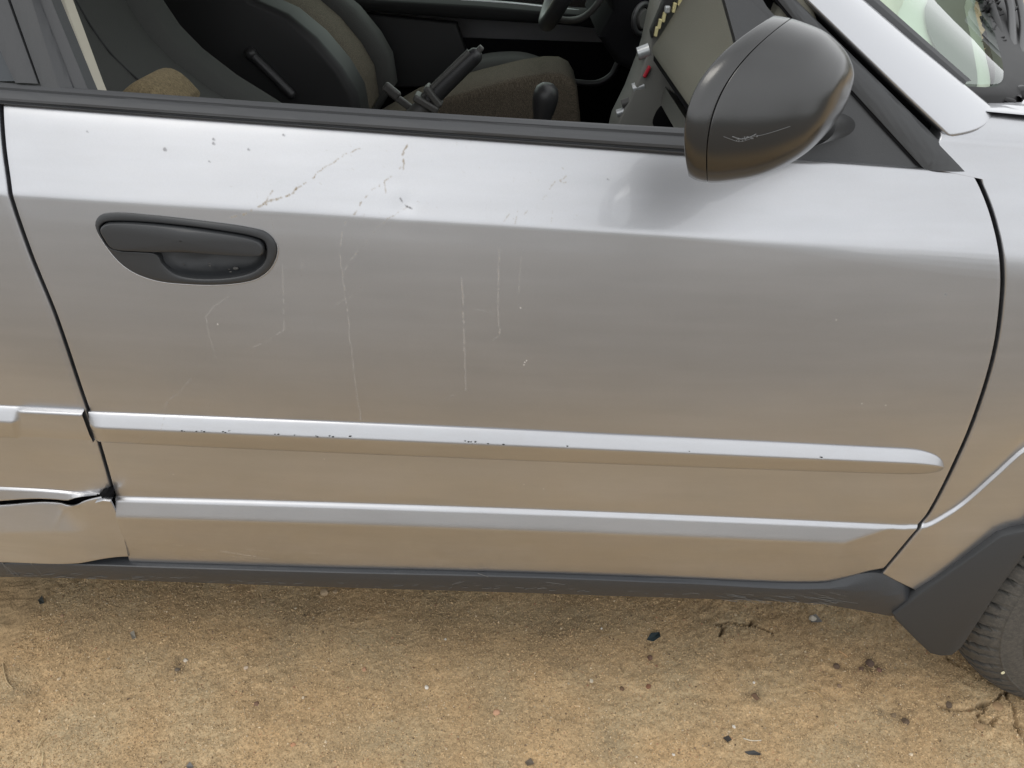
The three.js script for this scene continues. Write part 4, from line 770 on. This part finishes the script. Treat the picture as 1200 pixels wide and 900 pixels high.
function sandMaps() { // 1.6 m of sand: colour and grain
  const N = 2048, col = new Uint8Array(N * N * 4), bmp = new Uint8Array(N * N * 4);
  const per = (x, y, f, s) => { // seamless value noise, f cells a side
    const X = x / N * f, Y = y / N * f, i = Math.floor(X), j = Math.floor(Y), a = X - i, b = Y - j, u = a * a * (3 - 2 * a), v = b * b * (3 - 2 * b), h = (p, q) => hash(((p % f) + f) % f, ((q % f) + f) % f, s);
    return lerp(lerp(h(i, j), h(i + 1, j), u), lerp(h(i, j + 1), h(i + 1, j + 1), u), v) * 2 - 1;
  };
  const srgb = l => 255 * (l <= 0.0031308 ? 12.92 * l : 1.055 * Math.pow(l, 1 / 2.4) - 0.055);
  for (let j = 0; j < N; j++) for (let i = 0; i < N; i++) {
    const k = (j * N + i) * 4, g1 = per(i, j, 1024, 1), g2 = per(i, j, 512, 2), g3 = per(i, j, 200, 3), c1 = per(i, j, 12, 4), c2 = per(i, j, 37, 5), c3 = per(i, j, 90, 6), fine = hash(i, j, 9) - 0.5;
    const grain = 0.55 * g1 + 0.42 * g2 + 0.2 * g3 + 0.25 * fine;
    let v = 1 + 0.34 * grain + 0.05 * c1 + 0.06 * c2 + 0.07 * c3;
    let r = 0.515 * v, g = 0.374 * v, b = 0.214 * v;
    const hh = hash(i >> 1, j >> 1, 13), h2 = hash(i, j, 14);
    if (hh > 0.992) { const w = 0.6 * h2; r = lerp(r, 0.65, w); g = lerp(g, 0.56, w); b = lerp(b, 0.42, w); } else if (hh < 0.004) { const w = 0.7 * h2; r = lerp(r, 0.09, w); g = lerp(g, 0.06, w); b = lerp(b, 0.04, w); }
    const warm = 0.06 * per(i, j, 23, 8); r *= 1 + warm; b *= 1 - warm;
    col[k] = srgb(Math.min(1, r)); col[k + 1] = srgb(Math.min(1, g)); col[k + 2] = srgb(Math.min(1, b)); col[k + 3] = 255;
    const hgt = 128 + 62 * (0.5 * g1 + 0.55 * g2 + 0.35 * g3) + 22 * fine; bmp[k] = bmp[k + 1] = bmp[k + 2] = hgt; bmp[k + 3] = 255;
  }
  const mk = (d, s) => { const t = new THREE.DataTexture(d, N, N); t.wrapS = t.wrapT = THREE.RepeatWrapping; t.magFilter = THREE.LinearFilter; t.minFilter = THREE.LinearMipmapLinearFilter; t.generateMipmaps = true; if (s) t.colorSpace = THREE.SRGBColorSpace; t.needsUpdate = true; return t; };
  return [mk(col, true), mk(bmp, false)];
}
{
  const axis = (a, b, st) => { const L = []; for (let x = a; x <= b + 1e-9; x += st) L.push(x); let s = st, x = a; while (x > -400) { s *= 1.25; x -= s; L.unshift(x); } s = st; x = b; while (x < 400) { s *= 1.25; x += s; L.push(x); } return L; };
  const X = axis(-0.98, 1.12, 0.0035), Zs = axis(-0.42, 0.46, 0.0035), nx = X.length, nz = Zs.length;
  const pos = new Float32Array(nx * nz * 3), uv = new Float32Array(nx * nz * 2), col = new Float32Array(nx * nz * 3), idx = [];
  for (let j = 0; j < nz; j++) for (let i = 0; i < nx; i++) {
    const x = X[i], z = Zs[j], k = j * nx + i; pos[3 * k] = x; pos[3 * k + 1] = groundH(x, z); pos[3 * k + 2] = z; uv[2 * k] = x / 1.6; uv[2 * k + 1] = z / 1.6;
    let m = 1; if (Math.abs(x) < 1.4 && Math.abs(z) < 0.9) { for (const s of darkP) { const d = Math.hypot(x - s.p.x, z - s.p.z) / s.r * (1 + 0.7 * vnoise(x * 55, z * 55, 81)); m *= 1 - s.a * Math.exp(-d * d) * (0.75 + 0.6 * vnoise(x * 130, z * 130, 83)); } for (const L of crackP) for (let q = 0; q + 1 < L.length; q++) { const d = segDist(x + 0.004 * vnoise(x * 70, z * 70, 61), z + 0.004 * vnoise(x * 70, z * 70, 62), L[q], L[q + 1]); m *= 1 - 0.45 * Math.exp(-((d / 0.0024) ** 2)); } m *= 1 + 0.07 * fbm(x * 7, z * 7, 3, 85); m *= 1 - 0.09 * sm(0.0, 0.4, fbm(x * 11 + 4, z * 13, 4, 87) + 0.35 * sm(0.05, -0.05, z) - 0.12 + 0.2 * sm(0.3, 0.6, x)); }
    m = Math.min(1, Math.max(0.1, m)); const gr = sm(0.5, 1.3, z + 0.12 * fbm(x * 1.5, z * 1.5, 3, 95)); // a grey gravel track runs alongside
    col[3 * k] = m * lerp(1, 0.47, gr); col[3 * k + 1] = m * lerp(1, 0.575, gr); col[3 * k + 2] = m * lerp(1, 0.86, gr);
    if (i + 1 < nx && j + 1 < nz) idx.push(k, k + nx, k + 1, k + 1, k + nx, k + nx + 1);
  }
  const g = new THREE.BufferGeometry(); g.setAttribute('position', new THREE.BufferAttribute(pos, 3)); g.setAttribute('uv', new THREE.BufferAttribute(uv, 2)); g.setAttribute('color', new THREE.BufferAttribute(col, 3)); g.setIndex(idx); g.computeVertexNormals();
  const [c, b] = sandMaps();
  const m = new THREE.Mesh(g, new THREE.MeshStandardMaterial({ map: c, vertexColors: true, roughness: 0.95, bumpMap: b, bumpScale: 0.0022 })); m.name = 'sandy_ground'; m.receiveShadow = m.castShadow = true; m.userData.kind = 'structure'; m.userData.label = 'trodden tan sand beside the car'; scene.add(m);
}
// low scrubby rise far off all round the open ground
{
  const rows = []; for (const [r, hh] of [[50, -0.6], [56, 1], [62, 0.9], [75, 0.7], [120, 0.6]]) { const row = []; for (let i = 0; i < 240; i++) { const a = i / 240 * 2 * Math.PI, n = fbm(Math.cos(a) * 7 + 20, Math.sin(a) * 7 + 20, 4, 91); row.push(V(Math.cos(a) * r, hh < 0 ? -0.5 : hh * (5.5 + 3.5 * n), Math.sin(a) * r)); } rows.push(row); }
  const m = new THREE.Mesh(grid(rows, true), new THREE.MeshStandardMaterial({ color: lin(0.085, 0.085, 0.06), roughness: 1 })); m.name = 'scrubby_hills'; m.castShadow = m.receiveShadow = true; m.userData.kind = 'structure'; scene.add(m);
}
// loose grit: far too many grains to count
{
  const r = mulberry(101), N = 150000, g = new THREE.OctahedronGeometry(1, 0), im = new THREE.InstancedMesh(g, new THREE.MeshStandardMaterial({ color: 0xffffff, roughness: 0.9 }), N), m = new THREE.Matrix4(), q = new THREE.Quaternion(), c = new THREE.Color();
  for (let i = 0; i < N; i++) {
    const x = lerp(-0.95, 1.1, r()), z = lerp(-0.3, 0.42, r()), s = 0.0006 + 0.0005 * r() + 0.0010 * Math.pow(r(), 14); q.setFromEuler(new THREE.Euler(r() * 6, r() * 6, r() * 6));
    m.compose(V(x, groundH(x, z) + s * 0.3, z), q, V(s * (1 + r()), s * (0.7 + 0.5 * r()), s * (1 + r()))); im.setMatrixAt(i, m);
    const t = r(), v = 0.62 + 0.7 * r(); if (t < 0.06) c.setRGB(0.60 * v, 0.49 * v, 0.34 * v); else if (t < 0.085) c.setRGB(0.2 * v, 0.14 * v, 0.09 * v); else if (t < 0.1) c.setRGB(0.40 * v, 0.22 * v, 0.13 * v); else c.setRGB(0.515 * v, 0.374 * v, 0.214 * v); im.setColorAt(i, c);
  }
  im.name = 'sand_grit'; im.castShadow = im.receiveShadow = true; tag(im, 'loose grit and coarse grains scattered over the tan sand', 'grit'); im.userData.kind = 'stuff'; scene.add(im);
}
// stones, chips of debris, straws: one by one
function stone(u, v, r, col, label, name = 'pebble', cat = 'pebble', flat = 0.7, seed = 1, group) {
  const p = onGround(u, v); p.y = groundH(p.x, p.z); const g = new THREE.IcosahedronGeometry(r, 2), a = g.attributes.position;
  for (let i = 0; i < a.count; i++) { const x = a.getX(i) / r, y = a.getY(i) / r, z = a.getZ(i) / r, k = 1 + 0.28 * vnoise(x * 1.6 + seed * 7, y * 1.6 + z * 1.3, seed); a.setXYZ(i, x * r * k * 1.15, y * r * k * flat, z * r * k); }
  const gg = toCreasedNormals(g, 0.5); const o = part(numbered(name), gg, new THREE.MeshStandardMaterial({ color: lin(...col), roughness: 0.9 }), scene);
  o.position.set(p.x, p.y + r * flat * 0.35, p.z); o.rotation.y = seed * 1.3; tag(o, label, cat, group); return o;
}
const PB = [
  [288, 781, 0.0042, [0.62, 0.50, 0.38], 'pale oval pebble left of the middle of the sand'], [500, 805, 0.0036, [0.75, 0.70, 0.62], 'small white pebble on open sand below the sill scuff'],
  [522, 749, 0.0022, [0.72, 0.68, 0.6], 'tiny white pebble nearest the middle under the sill'], [427, 783, 0.0042, [0.48, 0.28, 0.17], 'reddish pebble left of the white pebble'],
  [582, 835, 0.0058, [0.55, 0.32, 0.20], 'pinkish orange stone in the middle foreground'], [693, 797, 0.0036, [0.66, 0.58, 0.45], 'cream pebble below the black leaf scrap'],
  [762, 769, 0.005, [0.17, 0.10, 0.07], 'dark brown clod below the black leaf scrap'], [760, 803, 0.0048, [0.25, 0.12, 0.07], 'rust brown clod right of the cream pebble'],
  [729, 805, 0.004, [0.16, 0.10, 0.06], 'dark clod beside the cream pebble'], [953, 724, 0.0072, [0.55, 0.50, 0.42], 'pale grey stone just under the sill on the right'],
  [861, 849, 0.0028, [0.75, 0.70, 0.62], 'white pebble above the dark leaf scraps on the right'], [1069, 882, 0.0034, [0.70, 0.58, 0.42], 'cream pebble low on the right'],
  [308, 703, 0.0055, [0.42, 0.30, 0.18], 'sand coloured stone beneath the sill on the left'], [319, 706, 0.0045, [0.40, 0.29, 0.18], 'smaller stone right beside the sand coloured stone'],
  [380, 693, 0.007, [0.45, 0.34, 0.22], 'rounded tan stone close under the sill'], [393, 692, 0.0052, [0.42, 0.31, 0.2], 'round stone right of the rounded tan stone'],
  [346, 711, 0.003, [0.6, 0.5, 0.36], 'pale chip between the stones under the sill'], [217, 772, 0.004, [0.62, 0.55, 0.45], 'whitish chip in the small gravel heap on the left'],
  [207, 783, 0.0045, [0.16, 0.13, 0.1], 'dark stone in the small gravel heap on the left'], [69, 795, 0.003, [0.6, 0.48, 0.33], 'pale pebble right of the dry stalk'],
  [300, 822, 0.0045, [0.2, 0.12, 0.08], 'dark brown clod on open sand on the left'], [343, 871, 0.0036, [0.52, 0.28, 0.16], 'orange pebble low on the left'],
  [355, 815, 0.003, [0.65, 0.53, 0.38], 'cream pebble right of the dark brown clod'], [73, 722, 0.0035, [0.4, 0.26, 0.16], 'brown pebble near the sill at the far left'],
  [705, 736, 0.0022, [0.7, 0.64, 0.55], 'tiny pale pebble left of the black leaf scrap'], [790, 882, 0.0026, [0.72, 0.68, 0.6], 'tiny white pebble at the foot of the picture'],
  [884, 798, 0.0026, [0.74, 0.70, 0.64], 'white speck of stone above a dark clod'], [886, 813, 0.0065, [0.18, 0.11, 0.07], 'dark clod below the white speck of stone'],
  [1020, 776, 0.0085, [0.12, 0.08, 0.06], 'largest dark clod left of the mud flap'], [1010, 782, 0.005, [0.16, 0.1, 0.07], 'small clod left of the largest dark clod'], [1031, 784, 0.0045, [0.2, 0.11, 0.08], 'small clod right of the largest dark clod'],
  [981, 779, 0.0055, [0.15, 0.1, 0.07], 'dark clod midway under the mud flap and sill'], [1063, 843, 0.0065, [0.13, 0.09, 0.06], 'dark earth lump low on the right'], [1048, 836, 0.005, [0.22, 0.16, 0.1], 'brown earth lump above left of the dark one'],
  [1113, 825, 0.006, [0.14, 0.1, 0.07], 'dark lump at the end of the cracked soil'], [1148, 851, 0.0075, [0.40, 0.27, 0.15], 'tan soil plate left of the long crack'], [1170, 826, 0.008, [0.42, 0.28, 0.16], 'tan soil crumb under the tyre crack'],
  [984, 803, 0.004, [0.25, 0.17, 0.11], 'brown clod in the middle of the right sand'], [520, 839, 0.0014, [0.1, 0.07, 0.05], 'tiny black grain in the middle foreground'],
];
PB.forEach(([u, v, r, c, l], i) => stone(u, v, r, c, l, /clod|lump|crumb|plate/.test(l) ? 'soil_clod' : 'pebble', /clod|lump|crumb|plate/.test(l) ? 'clod' : 'pebble', /plate|crumb/.test(l) ? 0.45 : 0.7, i + 1));
function scrap(P, col, label, name, cat, curl = 0.004) { // a curled flake lying on the sand
  const pts = P.map(([u, v]) => onGround(u, v)), c = pts.reduce((s, p) => s.add(p), V()).multiplyScalar(1 / pts.length), pos = [];
  const top = pts.map((p, i) => V(p.x, groundH(p.x, p.z) + 0.0025 + curl * (i % 2), p.z)), cc = V(c.x, groundH(c.x, c.z) + 0.003, c.z), dn = p => V(p.x, p.y - 0.001, p.z);
  for (let i = 0; i < top.length; i++) { const a = top[i], b = top[(i + 1) % top.length]; pos.push(...cc.toArray(), ...b.toArray(), ...a.toArray(), ...dn(cc).toArray(), ...dn(a).toArray(), ...dn(b).toArray(), ...a.toArray(), ...b.toArray(), ...dn(b).toArray(), ...a.toArray(), ...dn(b).toArray(), ...dn(a).toArray()); }
  const g = new THREE.BufferGeometry(); g.setAttribute('position', new THREE.Float32BufferAttribute(pos, 3)); g.computeVertexNormals(); g.translate(-c.x, -cc.y, -c.z);
  const o = part(numbered(name), g, new THREE.MeshStandardMaterial({ color: lin(...col), roughness: 0.7 }), scene); o.position.copy(V(c.x, cc.y, c.z)); tag(o, label, cat); return o;
}
scrap([[758, 748], [763, 742], [773, 740], [774, 746], [766, 750]], [0.02, 0.035, 0.04], 'blackish leaf scrap under the middle of the sill', 'leaf_scrap', 'leaf scrap');
scrap([[848, 862], [854, 860], [858, 865], [853, 869]], [0.06, 0.055, 0.05], 'small dark leaf scrap on open sand at right', 'leaf_scrap', 'leaf scrap', 0.002);
scrap([[873, 879], [884, 878], [893, 882], [890, 884], [878, 882]], [0.06, 0.06, 0.06], 'long dark leaf scrap lowest on the right', 'leaf_scrap', 'leaf scrap', 0.002);
scrap([[948, 722], [956, 720], [964, 727], [958, 730], [951, 728]], [0.22, 0.21, 0.19], 'grey flake lying beside the pale grey stone', 'leaf_scrap', 'flake');
scrap([[152, 741], [157, 739], [159, 747], [155, 749]], [0.30, 0.27, 0.22], 'grey sliver of wood on the left sand', 'leaf_scrap', 'wood sliver', 0.002);
scrap([[45, 704], [50, 699], [52, 707], [47, 709]], [0.05, 0.055, 0.05], 'dark scrap close under the sill at far left', 'leaf_scrap', 'leaf scrap', 0.002);
scrap([[615, 893], [622, 889], [626, 895], [618, 898]], [0.14, 0.11, 0.08], 'brown scrap at the foot of the picture in the middle', 'leaf_scrap', 'leaf scrap', 0.002);
scrap([[217, 896], [222, 891], [226, 896], [221, 899]], [0.16, 0.15, 0.14], 'grey scrap at the foot of the picture on the left', 'leaf_scrap', 'leaf scrap', 0.002);
function straw(P, w, col, label) {
  const pts = P.map(([u, v], i) => { const p = onGround(u, v); p.y = groundH(p.x, p.z) + 0.0018 + 0.002 * (i % 2); return p; }), c = pts[0].clone();
  const o = part(numbered('dry_stalk'), tube(pts.map(p => p.clone().sub(c)), w, 16, 6), new THREE.MeshStandardMaterial({ color: lin(...col), roughness: 0.85 }), scene); o.position.copy(c); tag(o, label, 'dry stalk');
}
straw([[4, 778], [6, 790], [9, 800], [16, 808]], 0.0011, [0.50, 0.38, 0.22], 'curved dry stalk at the left edge');
straw([[43, 876], [48, 868], [55, 861]], 0.0008, [0.60, 0.48, 0.28], 'short straw lying slanted at lower left');
straw([[48, 896], [50, 888], [50, 879]], 0.0008, [0.66, 0.54, 0.32], 'short upright straw below the slanted one');
straw([[912, 799], [925, 801], [945, 806], [955, 810], [963, 817], [966, 830], [967, 852]], 0.0007, [0.50, 0.37, 0.2], 'long bent straw among the clods at right');
straw([[948, 807], [958, 812], [965, 816]], 0.0012, [0.52, 0.35, 0.18], 'thick short straw across the bent one');
straw([[872, 863], [882, 866], [893, 865]], 0.0009, [0.68, 0.62, 0.5], 'pale straw between the two dark leaf scraps');
straw([[285, 826], [287, 838], [288, 842]], 0.0008, [0.58, 0.44, 0.27], 'thin straw beside the dark brown clod');
straw([[700, 748], [712, 744], [722, 743]], 0.0006, [0.45, 0.35, 0.22], 'thin straw left of the blackish leaf scrap');
straw([[984, 762], [990, 766], [994, 768]], 0.0012, [0.6, 0.38, 0.2], 'orange bit of straw below the sill end');
renderer.render(scene, camera);
